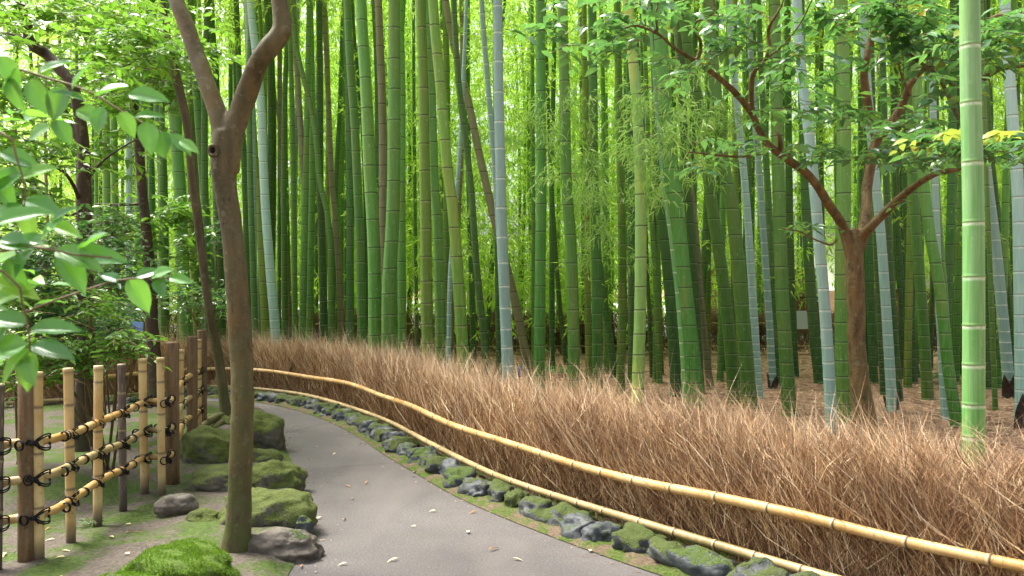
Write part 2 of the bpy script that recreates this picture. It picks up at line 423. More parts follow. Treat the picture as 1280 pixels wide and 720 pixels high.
V = []
for i, p in enumerate(FL):
    for j in range(9):
        o_ = -.42+j*.085; q = p+FN[i]*o_; V.append((q.x, q.y, .006 if j == 0 else .02+.03*(.5+noise.noise(q*7))*(1 if j < 7 else .6)))
def verge_mat():
    m, nt, out = new_mat('mossy_verge'); t = NT(nt); p = t.pos(); n1 = t.noise(p, 6, 5, .65); n2 = t.noise(p, 60, 5, .7)
    c = t.ramp(n2, [(.3, (.07, .055, .04)), (.6, (.18, .13, .085)), (.8, (.34, .26, .17))])
    mo = t.ramp(n2, [(.35, (.035, .06, .012)), (.65, (.10, .16, .02))])
    pbsdf(t, out, t.mix(t.ramp(n1, [(.43, 0), (.55, .92)]), c, mo), .9, .15, t.bump(n2, .9, .02)); return m
Fq = [(i*9+j, (i+1)*9+j, (i+1)*9+j+1, i*9+j+1) for i in range(len(FL)-1) for j in range(8)]
tag(put('verge', mesh_np('verge', V, np.array(Fq), verge_mat())), kind='structure')

# ------------------------------------------------------------------ leaves (vectorised)
def leaf_tpl(kind):
    if kind == 'fine':      # 9 rows x 7 columns, pointed tip, folded along the midrib, wavy blade
        v = []; f = []
        for i in range(10):
            u = i/9; wd = (math.sin(math.pi*min(1, u**.8))**.75)*(1-.25*u)*.56 if 0 < u < 1 else 0.012
            if u > .8: wd *= .8
            for j in range(-3, 4):
                q = j/3; v.append((u, q*wd, .10*abs(q)*wd*2-.10*u*u+.012*math.sin(u*14+q*3)*abs(q)-(.012 if j == 0 else 0)))
        for i in range(9):
            for j in range(6): f.append((i*7+j, i*7+j+1, (i+1)*7+j+1, (i+1)*7+j))
        return np.array(v, float), np.array(f), None
    if kind == 'bamboo':
        v = [(0, 0, 0), (.35, .5, .02), (.35, -.5, .02), (1, 0, -.12)]; f4 = [(0, 2, 3, 1)]; return np.array(v), np.array(f4), None
    if kind == 'bamboo_near':
        v = [(0, 0, 0), (.3, .5, .05), (.3, 0, 0), (.3, -.5, .05), (.7, .3, -.03), (.7, 0, -.06), (.7, -.3, -.03), (1, 0, -.2)]
    else:
        v = [(0, 0, 0), (.28, .46, .05), (.28, 0, -.01), (.28, -.46, .05), (.64, .40, 0), (.64, 0, -.06), (.64, -.40, 0), (1, 0, -.19)]
    f4 = [(1, 2, 5, 4), (2, 3, 6, 5)]; f3 = [(0, 2, 1), (0, 3, 2), (4, 5, 7), (5, 6, 7)]
    return np.array(v, float), np.array(f4), np.array(f3)
def leaves_geo(pos, d, nrm, L, W, kind):
    """arrays: pos(n,3) d(n,3) nrm(n,3) L(n) W(n)"""
    d = d/np.linalg.norm(d, axis=1, keepdims=True)
    s = np.cross(nrm, d); s /= np.linalg.norm(s, axis=1, keepdims=True)+1e-9
    n = np.cross(d, s)
    tv, f4, f3 = leaf_tpl(kind); k = len(tv)
    V = (pos[:, None]+d[:, None]*(tv[None, :, 0:1]*L[:, None, None])+s[:, None]*(tv[None, :, 1:2]*W[:, None, None])+n[:, None]*(tv[None, :, 2:3]*L[:, None, None]))
    off = (np.arange(len(pos))*k)[:, None, None]
    Fs = [(f4[None]+off).reshape(-1, 4)]
    if f3 is not None: Fs.append((f3[None]+off).reshape(-1, 3))
    return V.reshape(-1, 3), Fs
def ru(a, b, n): return NP.uniform(a, b, n)
def unit(n):
    v = NP.normal(size=(n, 3)); return v/np.linalg.norm(v, axis=1, keepdims=True)

def bamboo_foliage(name, n_cl, z0, z1, rad, L, W, mat, per=7, kind='bamboo', droop=.5):
    """leaf clusters at branchlet tips round a culm axis"""
    z = ru(z0, z1, n_cl); a = ru(0, 2*math.pi, n_cl); r = rad*np.sqrt(ru(.03, 1, n_cl))
    # bunch the clusters in clumps so that gaps stay open
    kk = max(4, n_cl//14); cz = ru(z0, z1, kk); ca = ru(0, 6.283, kk); cr = rad*np.sqrt(ru(.02, 1, kk)); ci = NP.integers(0, kk, n_cl)
    C = np.stack([cr[ci]*np.cos(ca[ci]), cr[ci]*np.sin(ca[ci]), cz[ci]], 1)+NP.normal(size=(n_cl, 3))*np.array([.32, .32, .3])*rad/1.6
    idx = np.repeat(np.arange(n_cl), per); n = len(idx)
    out = C[idx]*np.array([1, 1, 0]); out /= np.linalg.norm(out, axis=1, keepdims=True)+1e-6
    d = out*.5+unit(n)*.75+np.array([0, 0, -droop])
    pos = C[idx]+unit(n)*.08
    nr = unit(n)*.6+np.array([0, 0, .8])
    V, Fs = leaves_geo(pos, d, nr, L*ru(.6, 1.25, n), W*ru(.7, 1.2, n), kind)
    return mesh_np(name, V, Fs, mat, False)

# ------------------------------------------------------------------ bamboo culms
def culm_mesh(name, pts, r0, colr, lmax=.32, sides=14, taper=.45, detail=True):
    """pts: base-to-top 3D list; the origin is pts[0]"""
    q = spline(pts, .25); s = [0]
    for i in range(1, len(q)): s.append(s[-1]+(q[i]-q[i-1]).length)
    S = s[-1]; xs = np.array([[p.x, p.y, p.z] for p in q]); s = np.array(s)
    nodes = []; z = .04+rnd.random()*.05
    while z < S:
        nodes.append(z); z += lmax*(.38+.62*min(1, z/2.2))*rnd.uniform(.92, 1.08)
    wb = .85 if colr in 'BF' else .5; rows = []   # (s, rmul, white, dark)
    prev = 0
    if detail:
        rows.append((0, 1.12, 0, 0))
        for z in nodes:
            rows += [(max(prev+.002, z-.03), 1.0, 0, 0), (z-.014, 1.0, wb, 0), (z-.006, 1.0, wb*.9, .1), (z-.002, 1.035, .2, .8), (z+.003, 1.05, 0, 1), (z+.009, 1.0, 0, .3), (z+.02, .99, 0, 0)]
            prev = z+.02
    else:
        rows.append((0, 1.1, 0, 0))
        for z in nodes: rows += [(z-.02, 1, 0, 0), (z-.008, 1, .7, 0), (z+.004, 1.04, 0, 1), (z+.018, 1, 0, 0)]
    rows = [r for r in rows if r[0] < S]; rows.append((S, 1, 0, 0))
    sv = np.array([r[0] for r in rows]); P3 = np.stack([np.interp(sv, s, xs[:, k]) for k in range(3)], 1)
    rad = np.array([r[1] for r in rows])*r0*(1-taper*(sv/S))
    rad *= np.where(sv < .3, 1+.10*(1-sv/.3), 1)
    h = np.clip(sv/3.2, 0, 1)
    n = len(rows); a = np.linspace(0, 2*math.pi, sides, endpoint=False)
    V = P3[:, None]+np.stack([np.cos(a)[None]*rad[:, None], np.sin(a)[None]*rad[:, None], np.zeros((n, sides))], 2)
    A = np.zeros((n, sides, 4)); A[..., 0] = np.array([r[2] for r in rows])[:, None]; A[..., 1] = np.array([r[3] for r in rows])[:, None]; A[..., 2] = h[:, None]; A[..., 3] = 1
    i = np.arange(n-1)[:, None]; k = np.arange(sides)[None]; k2 = (k+1) % sides
    Fq = np.stack([i*sides+k, i*sides+k2, (i+1)*sides+k2, (i+1)*sides+k], 2).reshape(-1, 4)
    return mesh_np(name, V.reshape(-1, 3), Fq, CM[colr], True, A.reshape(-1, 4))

TOPZ = 11.0
crown_far = [bamboo_foliage('leaf_crown', 720, 1.0, 12.5, 2.3, .19, .036, M['bleaf'], 8) for _ in range(6)]
crown_high = [bamboo_foliage('leaf_crown', 300, 6.6, 12, 1.5, .17, .03, M['bleaf'], 7) for _ in range(3)]
def spray_mesh(n_cl=44, size=.5):
    return bamboo_foliage('leaf_spray', n_cl, -size, size*.6, size, .15, .02, M['bleaf_pale'], 7, 'bamboo_near', .6)
spray_meshes = [spray_mesh() for _ in range(4)]

HERO = []
def hero(label, c, d, w, pts, crown=0, sprays=(), lmax=.32, sheath=0, d_lean=0):
    """pts top->bottom in pixels of the photo; d = distance; w = width in px near its lower third"""
    pts = sorted(pts, key=lambda p: p[1])
    by = 360+EYE*F/d
    (xa, ya), (xb, yb) = pts[-2], pts[-1]
    sl = (xb-xa)/(yb-ya) if yb > ya else 0
    if by > yb+2: pts = pts+[(xb+sl*(by-yb)*.8, by)]
    P3 = [P(x, y, d) for x, y in pts]
    for p in P3: p.y += d_lean*p.z; p.x *= p.y/d; p.z = EYE+(p.z-EYE)*p.y/d if d_lean else p.z
    P3.reverse()
    base = P3[0].copy(); base.z = -.012
    P3[0] = base.copy()
    top = P3[-1]; dv = (P3[-1]-P3[-2]).normalized(); dv = (dv+Vector((0, 0, .6))).normalized()
    if top.z < TOPZ: P3.append(top+dv*((TOPZ-top.z)/dv.z*.5)); P3.append(top+dv*((TOPZ-top.z)/dv.z))
    r0 = w/2*d/F*1.06
    e = empty('bamboo', base); tag(e, label, 'bamboo', 'tall bamboo culms in the grove')
    loc = [p-base for p in P3]
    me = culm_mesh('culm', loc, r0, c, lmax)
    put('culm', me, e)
    if crown:
        o = put('foliage', rnd.choice(crown_high), e); tp = loc[-1]; o.location = (tp.x*.75, tp.y*.75, 0); o.rotation_euler.z = rnd.uniform(0, 6.28)
    for (sx, sy, sz) in sprays:
        p = P(sx, sy, d-.35)-base
        zc = p.z; ax = min(loc, key=lambda q: abs(q.z-zc))
        br = MB(); br.tube(spline([ax*1.0+Vector((0, 0, zc-ax.z+.25)) if False else Vector((ax.x, ax.y, zc+.2)), (Vector((ax.x, ax.y, zc))+p)/2+Vector((0, 0, .22)), p+Vector((0, 0, .05))], .1), lerp_r([.008, .003], 99)[:0] or .006, 5)
        b = br.build('branch', M['twig'], e)
        o = put('leaf_spray', rnd.choice(spray_meshes), b); o.location = p; o.scale = (sz, sz, sz); o.rotation_euler.z = rnd.uniform(0, 6.28)
    if sheath:
        mb = MB()
        for k in range(5):
            a0 = rnd.uniform(0, 6.28); hh = sheath*rnd.uniform(.6, 1)
            V = []; 
            for i in range(7):
                u = i/6; rr = r0*(1.25+.5*u*u); wd = .9*(1-u**1.5)+.03
                z = hh*u
                for sgn in (-1, 0, 1): V.append((math.cos(a0+sgn*wd)*rr*(1+.04*sgn*sgn), math.sin(a0+sgn*wd)*rr, z+.02*noise.noise(Vector((k, i, sgn)))))
            mb.add(V, [(i*3+j, i*3+j+1, i*3+j+4, i*3+j+3) for i in range(6) for j in (0, 1)])
        mb.build('culm_sheath', M['sheath'], e)
    HERO.append(e); return e
M['sheath'] = simple('dark_papery_sheath', (.045, .03, .022), .8, .2, .6, 25, .01)
exec_heroes = True
T = hero
# ---- left of the forked trunk
T('slim green bamboo at far left behind the leafy shrubs', 'G', 16, 10, [(131, 0), (133, 220), (135, 418)], 1)
T('green bamboo right beside the slim far-left one, behind the leafy shrubs', 'G', 16.5, 10, [(140, 0), (143, 220), (146, 400)])
T('pale bluish bamboo beside the small blue board at left', 'B', 15, 9, [(160, 0), (161, 220), (161, 430)], lmax=.26)
T('narrow dark bamboo just right of the dark reddish trunk', 'D', 17, 8, [(188, 0), (189, 240), (190, 420)])
T('dark green bamboo between the dark trunk and the thick left culm', 'D', 16, 13, [(192, 60), (203, 217), (205, 410)], 1)
T('thick light green bamboo with a yellow patch, left of the thin curved trunk', 'G', 15, 16, [(205, 0), (208, 72), (216, 126), (225, 238), (228, 328), (232, 400)], 1)
T('dark thick bamboo half hidden behind the thick light green culm at left', 'D', 18, 14, [(236, 60), (243, 240), (245, 410)])
T('light green bamboo crossing behind the thin curved trunk', 'G', 16, 11, [(238, 0), (245, 108), (255, 238), (264, 346), (268, 420)])
T('dark bamboo close on the left of the forked trunk', 'D', 17, 14, [(262, 18), (268, 90), (272, 230), (275, 400)])
T('narrow dark bamboo right of the forked trunk, left of the pale pair', 'D', 17, 9, [(300, 120), (306, 217), (311, 400)])
T('pale blue bamboo closest to the forked trunk, left of two', 'B', 15, 9, [(309, 0), (315, 162), (317, 328), (320, 411)], lmax=.26)
T('olive green bamboo squeezed between the two pale blue culms', 'Y', 15.6, 11, [(311, 60), (317, 180), (322, 238), (329, 346), (332, 411)])
T('pale blue leaning bamboo, right one of the two beside the forked trunk', 'B', 14.6, 12, [(313, 0), (319, 60), (326, 126), (331, 245), (337, 328), (344, 411)], 1, lmax=.26)
T('thin straight dark bamboo just right of the pale leaning culm', 'D', 19, 5, [(349, 0), (349, 200), (349, 410)])
T('thin dark bamboo slanting down to the right above the bent limb side', 'D', 20, 4, [(338, 40), (343, 110), (352, 180), (359, 240), (362, 410)])
T('green bamboo leaning slightly left behind the elbow of the forked trunk', 'G', 16.5, 8, [(360, 30), (356, 120), (355, 240), (356, 400)])
T('pale narrow bamboo left of the olive brown culm', 'B', 18, 6, [(372, 60), (369, 256), (369, 410)])
T('olive brown bamboo with a weathered stem, left of the curved crossing culm', 'P', 15, 9, [(367, 0), (368, 33), (373, 117), (378, 200), (381, 240), (380, 328), (378, 410)], 1)
T('green bamboo right behind the olive brown culm', 'G', 16, 9, [(388, 0), (390, 100), (390, 233), (387, 400)])
T('curved green bamboo that crosses its neighbours from upper left', 'G', 14.6, 8, [(366, 20), (372, 67), (387, 127), (395, 173), (400, 233), (407, 252), (413, 310), (414, 410)])
T('blue green straight bamboo in front of the crossing culm', 'D', 15.5, 10, [(399, 0), (400, 100), (400, 233), (401, 256), (403, 328), (405, 410)], 1)
T('dull purple green bamboo right of the crossing culm', 'P', 16.5, 8, [(404, 0), (408, 67), (412, 167), (415, 233), (419, 270), (425, 364), (426, 410)])
T('slim dark bamboo leaning to the right at its top', 'D', 17.5, 7, [(430, 0), (428, 33), (425, 133), (420, 227), (415, 400)])
T('dark green bamboo with pale node rings, left of a bright green culm', 'D', 15, 10, [(433, 40), (435, 100), (437, 233), (438, 410)], 1)
T('bright green slim bamboo leaning left, just left of the thick pair', 'G', 13, 12, [(434, 0), (438, 83), (443, 150), (447, 233), (450, 310), (453, 425)])
T('thin bamboo showing between the bright slim culm and the thick pair', 'D', 17, 5, [(440, 0), (446, 80), (452, 150), (456, 240), (459, 410)])
T('thick green bamboo with a scraped yellow patch low down', 'G', 11.7, 17, [(451, 0), (457, 100), (463, 233), (465, 256), (468, 328), (469, 430)], 1, lmax=.38)
T('grey olive bamboo between the two thickest green culms', 'P', 14, 12, [(473, 0), (478, 133), (479, 240), (480, 310), (483, 420)])
T('thickest bright green bamboo, curving left towards its foot', 'G', 11.5, 18, [(493, 0), (493, 100), (492, 233), (490, 292), (486, 364), (486, 430)], 1, lmax=.38)
T('green bamboo half hidden behind the thickest curved culm', 'G', 13.5, 11, [(500, 0), (502, 100), (502, 230), (502, 328), (503, 430)])
T('yellow green straight bamboo, third thick culm from the curved one', 'Y', 11, 15, [(526, 0), (529, 100), (531, 233), (532, 256), (533, 346), (535, 445)], 1, lmax=.36)
T('mid green bamboo between the two yellow green culms', 'G', 12, 13, [(535, 0), (537, 50), (543, 233), (546, 260), (549, 346), (551, 450)])
T('leaning yellow green bamboo left of the thin blue one', 'Y', 10.8, 15, [(541, 0), (550, 100), (558, 200), (562, 233), (566, 256), (571, 328), (576, 400), (579, 450)], 1, lmax=.36)
T('thin pale blue bamboo leaning right across the purple one', 'B', 13, 6, [(583, 0), (579, 100), (575, 183), (571, 240), (563, 340), (561, 440)], lmax=.24)
T('purple brown bamboo leaning steeply behind the white culm', 'P', 14, 11, [(557, 0), (570, 67), (587, 133), (597, 183), (610, 240), (622, 290), (641, 364), (653, 422), (662, 465)], 0, lmax=.34)
T('slim dark green bamboo leaning right, left of the white culm', 'D', 12.5, 9, [(567, 0), (573, 100), (583, 183), (589, 239), (596, 337), (604, 414), (609, 470)])
T('slim pale blue bamboo tucked behind the white culm', 'B', 12.6, 8, [(602, 0), (608, 83), (615, 167), (619, 217), (626, 330), (631, 450)], lmax=.24)
T('white waxy bamboo, palest and straightest at the centre', 'B', 10.5, 14, [(622, 0), (623, 100), (626, 233), (627, 278), (631, 375), (636, 485)], 1, lmax=.34)
T('straight green bamboo first to the right of the white culm', 'G', 12.2, 14, [(675, 0), (676, 117), (677, 233), (676, 278), (675, 375), (674, 478)], 1, [(668, 150, .8)], lmax=.4)
T('green bamboo with a leafy spray beside it, second right of the white culm', 'G', 11.8, 15, [(703, 0), (706, 117), (708, 233), (712, 278), (716, 375), (718, 485)], 1, [(704, 150, .9), (722, 235, 1.0)], lmax=.4)
T('saturated green bamboo, third right of the white culm', 'G', 12.6, 13, [(740, 0), (741, 50), (742, 213), (744, 259), (746, 375), (747, 475)], 1, [(728, 180, 1.0), (752, 255, 1.1)])
T('narrow yellow green bamboo close on the left of the saturated one', 'Y', 14.2, 8, [(731, 100), (733, 230), (734, 337), (736, 465)])
T('narrow dark bamboo standing alone behind the second right culm', 'D', 17.5, 7, [(693, 40), (690, 200), (690, 344), (690, 460)])
T('thin bamboo leaning right low behind the second right culm', 'D', 18.5, 6, [(690, 240), (699, 375), (708, 458)])
T('dark bamboo leaning right, left of the yellow spotted culm', 'D', 16, 9, [(742, 260), (748, 320), (754, 368), (768, 463)])
T('olive bamboo just left of the yellow spotted culm', 'Y', 13.5, 11, [(772, 40), (777, 259), (778, 375), (776, 470)], 1, [(770, 220, 1.0), (765, 300, .9)])
T('dark bamboo hugging the yellow spotted culm from behind', 'D', 15, 10, [(786, 60), (789, 260), (790, 460)])
T('pale green bamboo with two yellow spots low on its stem', 'S', 9.8, 15, [(785, 0), (788, 40), (795, 117), (800, 210), (801, 318), (800, 395), (797, 495)], 0, [(830, 190, 1.0), (838, 130, .9)], lmax=.36)
T('slim ringed bamboo right of the yellow spotted culm', 'G', 15, 7, [(806, 60), (814, 259), (820, 357), (824, 468)], 0, [(822, 240, .9)])
T('very thin dark bamboo right behind the yellow spotted culm', 'D', 16, 5, [(806, 240), (810, 357), (815, 473)])
T('dark bamboo left behind the stout leaning culm', 'D', 13.2, 13, [(815, 0), (824, 180), (829, 279), (839, 395), (845, 490)], 1, [(815, 150, 1.0)])
T('stout dark green leaning bamboo with the pale wand in front', 'G', 11.8, 21, [(825, 20), (832, 140), (845, 259), (855, 357), (868, 478)], 1, [(850, 130, 1.1), (835, 210, 1.1)], lmax=.34)
T('thin pale green wand of bamboo in front of the stout leaning culm', 'F', 11.0, 5, [(826, 200), (834, 265), (841, 320), (849, 395), (856, 495)], lmax=.3)
T('dark bamboo showing right of the stout leaning culm', 'D', 13.6, 12, [(852, 100), (858, 220), (864, 300), (872, 440)])
T('dark purplish dead looking bamboo between two green leaning culms', 'P', 14, 9, [(850, 100), (860, 200), (870, 298), (878, 395), (887, 478)])
T('green leaning bamboo, left of the tall pair left of the brick wall', 'G', 12.4, 16, [(853, 0), (860, 60), (873, 127), (885, 217), (893, 279), (907, 376), (918, 492)], 1, [(868, 190, 1.0)], lmax=.36)
T('thick pale topped bamboo, right of the tall pair left of the brick wall', 'G', 11.9, 18, [(885, 0), (893, 100), (903, 200), (915, 259), (925, 357), (936, 490)], 1, [(915, 150, .9)], lmax=.36)
T('grey green ringed bamboo immediately left of the brick wall gap', 'B', 13, 10, [(915, 60), (932, 240), (940, 357), (948, 492)], lmax=.2)
T('grey blue ringed bamboo with a dark sheath at its foot right of the wall gap', 'B', 14.2, 9, [(938, 60), (952, 259), (960, 376), (966, 478)], 0, lmax=.22, sheath=.3)
T('dark bamboo leaning behind the grey blue ringed one', 'D', 14.6, 9, [(950, 60), (961, 260), (969, 400), (972, 480)])
T('thick straight green bamboo left of the orange brown tree', 'G', 11.2, 17, [(968, 0), (969, 67), (973, 217), (974, 259), (977, 357), (983, 454), (986, 500)], 1, [], lmax=.34)
T('dark bamboo right of the thick straight one', 'D', 16, 10, [(984, 0), (987, 280), (990, 380), (993, 465)])
T('dark green bamboo leaning behind the left side of the pale ringed one', 'D', 15, 13, [(1002, 80), (1007, 240), (1011, 324), (1018, 420), (1025, 478)], 1)
T('pale blue ringed bamboo immediately left of the orange brown tree', 'B', 9.7, 14, [(996, 0), (1003, 100), (1013, 183), (1024, 302), (1033, 413), (1040, 540)], 0, lmax=.3)
T('stout green bamboo directly behind the orange brown tree trunk', 'G', 10.6, 19, [(1051, 0), (1055, 167), (1053, 347), (1054, 524)], 1, lmax=.36)
T('dark bamboo behind the right side of the orange brown tree', 'D', 15, 10, [(1082, 60), (1086, 300), (1089, 400), (1092, 475)])
T('slender dark bamboo left of the blue ringed culm with sheathed foot', 'D', 13.4, 7, [(1090, 60), (1095, 300), (1104, 490)], lmax=.2)
T('blue ringed bamboo right of the orange brown tree, dark sheath at its foot', 'B', 11.6, 12, [(1078, 0), (1085, 120), (1096, 240), (1101, 293), (1108, 391), (1114, 490)], 0, lmax=.27, sheath=.32)
T('dark green bamboo leaning close behind the sheathed blue culm', 'D', 12.5, 9, [(1104, 100), (1110, 280), (1117, 400), (1124, 500)])
T('dark ringed bamboo curving right in the gap beside the sheathed blue culm', 'D', 16, 10, [(1118, 60), (1121, 289), (1131, 391), (1144, 465)], lmax=.2)
T('narrow dark bamboo upright beside the curving ringed one', 'D', 18, 9, [(1124, 100), (1127, 330), (1129, 450)])
T('dark green bamboo left of the orange banner', 'G', 12.8, 13, [(1134, 0), (1140, 200), (1145, 289), (1153, 391), (1160, 497)], 1, lmax=.3)
T('bright green leaning bamboo with its foot clear on the litter', 'G', 10.3, 14, [(1146, 100), (1155, 230), (1162, 289), (1176, 369), (1185, 458), (1197, 532)], 0, [], lmax=.28)
T('second green bamboo merging with the bright leaning one', 'G', 11, 11, [(1160, 0), (1168, 200), (1173, 293), (1180, 380), (1184, 500)], 1)
T('blue green stub like bamboo behind the foot of the bright leaning one', 'B', 10.9, 9, [(1172, 330), (1176, 420), (1181, 520)], lmax=.3)
T('dark bamboo between the bright leaning pair and the big front culm', 'D', 14, 11, [(1192, 0), (1189, 250), (1187, 302), (1184, 400), (1184, 480)], 1, [(1198, 265, .9)])
T('narrow dark bamboo directly left of the big front culm', 'D', 16, 9, [(1198, 80), (1201, 300), (1203, 460)])
T('big fresh green bamboo in front, right behind the brushwood', 'F', 5.4, 26, [(1212, 0), (1214, 150), (1217, 280), (1217, 569), (1217, 600)], 0, lmax=.36)
T('dark bamboo directly right of the big front culm', 'D', 14.2, 11, [(1228, 0), (1231, 200), (1233, 340), (1235, 482)], 1)
T('thin green bamboo with its foot clear, right of the big front culm', 'G', 11.7, 6, [(1228, 60), (1234, 240), (1238, 347), (1244, 508)], lmax=.3)
T('slim grey blue ringed bamboo, second from the right edge, sheathed foot', 'B', 13, 13, [(1205, 0), (1222, 120), (1236, 240), (1244, 302), (1253, 391), (1261, 480)], 0, lmax=.27, sheath=.4)
T('dark bamboo leaning between the two rightmost pale culms', 'D', 14.5, 8, [(1236, 160), (1248, 270), (1267, 413), (1272, 470)])
T('wide pale blue bamboo at the right edge with a dark sheathed foot', 'B', 10.2, 15, [(1256, 0), (1262, 100), (1271, 217), (1274, 302), (1277, 489), (1277, 520)], 0, lmax=.3, sheath=.42)

# ---- the deep grove: thin individuals, each with its crown
far_meshes = {}
for c in 'GDYPB':
    for k in range(3):
        ln = Vector((rnd.uniform(-.5, .5), rnd.uniform(-.4, .4), 12.5)); bend = Vector((rnd.uniform(-.25, .25), 0, 6))
        far_meshes[c, k] = culm_mesh('culm', [Vector((0, 0, -.012)), bend, ln], .055, c, .34, 9, .4, False)
cnt = 0; taken = []
GR = 'thin culms deep in the grove'
while cnt < 160:
    y = rnd.uniform(15.5, 36)**1.0; px = rnd.uniform(-20, 1300)
    if y < 19.5 and rnd.random() < .45: continue
    x = (px-640)/F*y
    if px > 930 and 20.6 < y < 22.6: continue
    if any((x-a)**2+(y-b)**2 < .3 for a, b in taken): continue
    taken.append((x, y))
    c = rnd.choice('GGGGDDDDYP'); k = rnd.randrange(3)
    e = empty('bamboo', (x, y, 0), rnd.uniform(0, 6.28)); s = rnd.uniform(.7, 1.25); 
    tag(e, 'thin distant bamboo deep in the grove behind the thick culms', 'bamboo', GR)
    o = put('culm', far_meshes[c, k], e); o.scale = (s*1.0, s*1.0, 1)
    want = .92 if y > 21 else .22
    if px > 860: want *= .9
    if px < 120: want = .4
    if rnd.random() < want:
        f = put('foliage', rnd.choice(crown_far), e); f.rotation_euler.z = rnd.uniform(0, 6.28); f.scale = (1, 1, rnd.uniform(.85, 1.1))
        f.location.z = ((0 if y < 24 else -.9) if px < 860 else 1.0)+rnd.uniform(-.3, .7)
    cnt += 1

for c in 'GDYB':
    far_meshes[c, 'm'] = culm_mesh('culm', [Vector((0, 0, -.012)), Vector((rnd.uniform(-.2, .2), 0, 5.5)), Vector((rnd.uniform(-.6, .6), .2, 11.5))], .062, c, .3, 12, .4)
zones = [(1300, 1580, 24), (-230, -20, 8), (770, 1290, 44), (300, 480, 14), (480, 770, 4), (110, 300, 8)]
for x0, x1, nz in zones:
    k = 0
    while k < nz:
        y = rnd.uniform(14.2, 20.2) if 0 <= x0 < 1300 else rnd.uniform(9, 24); px = rnd.uniform(x0, x1); x = (px-640)/F*y
        if any((x-a_)**2+(y-b_)**2 < .12 for a_, b_ in taken): continue
        taken.append((x, y)); k += 1
        e = empty('bamboo', (x, y, 0), rnd.uniform(0, 6.28)); s_ = rnd.uniform(.75, 1.2)
        tag(e, 'dark middle distance bamboo crowded between the thick culms', 'bamboo', 'crowded culms in the middle of the grove')
        o = put('culm', far_meshes[rnd.choice('DDDDGGGY'), 'm'], e); o.scale = (s_, s_, 1)
        if rnd.random() < .45 or x0 >= 1300: f = put('foliage', rnd.choice(crown_far if x0 >= 1300 and y > 16 else crown_high), e)

# ------------------------------------------------------------------ brushwood
def strands(n, polyline, normals, tangents, cumlen, off, z_lo, z_hi, ln, wd, lean, mat, name, topz, wisps=0, fade=1.0, smin=0, smax=None):
    L = cumlen[-1] if smax is None else smax
    s = ru(smin, L, n)
    FLa = np.array([list(p) for p in polyline]); FNa = np.array([list(p) for p in normals]); FTa = np.array([list(p) for p in tangents])
    ip = lambda arr: np.stack([np.interp(s, cumlen, arr[:, k]) for k in range(3)], 1)
    p, nn, tt = ip(FLa), ip(FNa), ip(FTa)
    o = ru(off[0], off[1], n); z = z_lo+(z_hi-z_lo)*ru(0, 1, n)**fade
    # clumpy tops
    tz = topz*(1.1-.2*s/cumlen[-1])*(1+.07*np.sin(s*5.3)+.05*np.sin(s*13.7+1)+.04*np.sin(s*31))
    base = p+nn*o[:, None]; base[:, 2] = z
    lgt = ru(ln[0], ln[1], n)
    d = np.stack([NP.normal(0, .38, n), NP.normal(0, .38, n), np.ones(n)], 1)-tt*(lean+.1*np.sin(s*2.1+o*9)+.08*np.sin(s*7.3+z*6)+NP.normal(0, .42, n))[:, None]+nn*.05
    d /= np.linalg.norm(d, axis=1, keepdims=True)
    end_z = base[:, 2]+d[:, 2]*lgt
    lim = tz+np.where(ru(0, 1, n) < wisps, ru(0, .3, n), ru(-.12, .06, n))
    over = end_z > lim
    lgt = np.where(over, np.maximum(.05, (lim-base[:, 2])/np.maximum(d[:, 2], .2)), lgt)
    bend = unit(n)*lgt[:, None]*.075
    side = np.cross(d, unit(n)); side /= np.linalg.norm(side, axis=1, keepdims=True)
    w = (wd[0]+(wd[1]-wd[0])*ru(0, 1, n)**2.5)[:, None]
    m1 = base+d*lgt[:, None]*.5+bend; tip = base+d*lgt[:, None]
    side2 = side
    V = np.stack([base-side*w/2, base+side*w/2, m1-side2*w*.42, m1+side2*w*.42, tip], 1)
    off_ = (np.arange(n)*5)[:, None]
    f4 = np.array([[0, 1, 3, 2]])+off_; f3 = np.array([[2, 3, 4]])+off_
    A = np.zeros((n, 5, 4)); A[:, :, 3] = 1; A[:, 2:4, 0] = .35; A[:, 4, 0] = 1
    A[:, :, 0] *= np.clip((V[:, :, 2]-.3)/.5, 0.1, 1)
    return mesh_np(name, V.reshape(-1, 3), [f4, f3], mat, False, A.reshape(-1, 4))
bf = empty('brushwood_fence', (0, 0, 0))
tag(bf, 'long curved fence of brown brushwood with two bamboo rails along the path', 'brushwood fence')
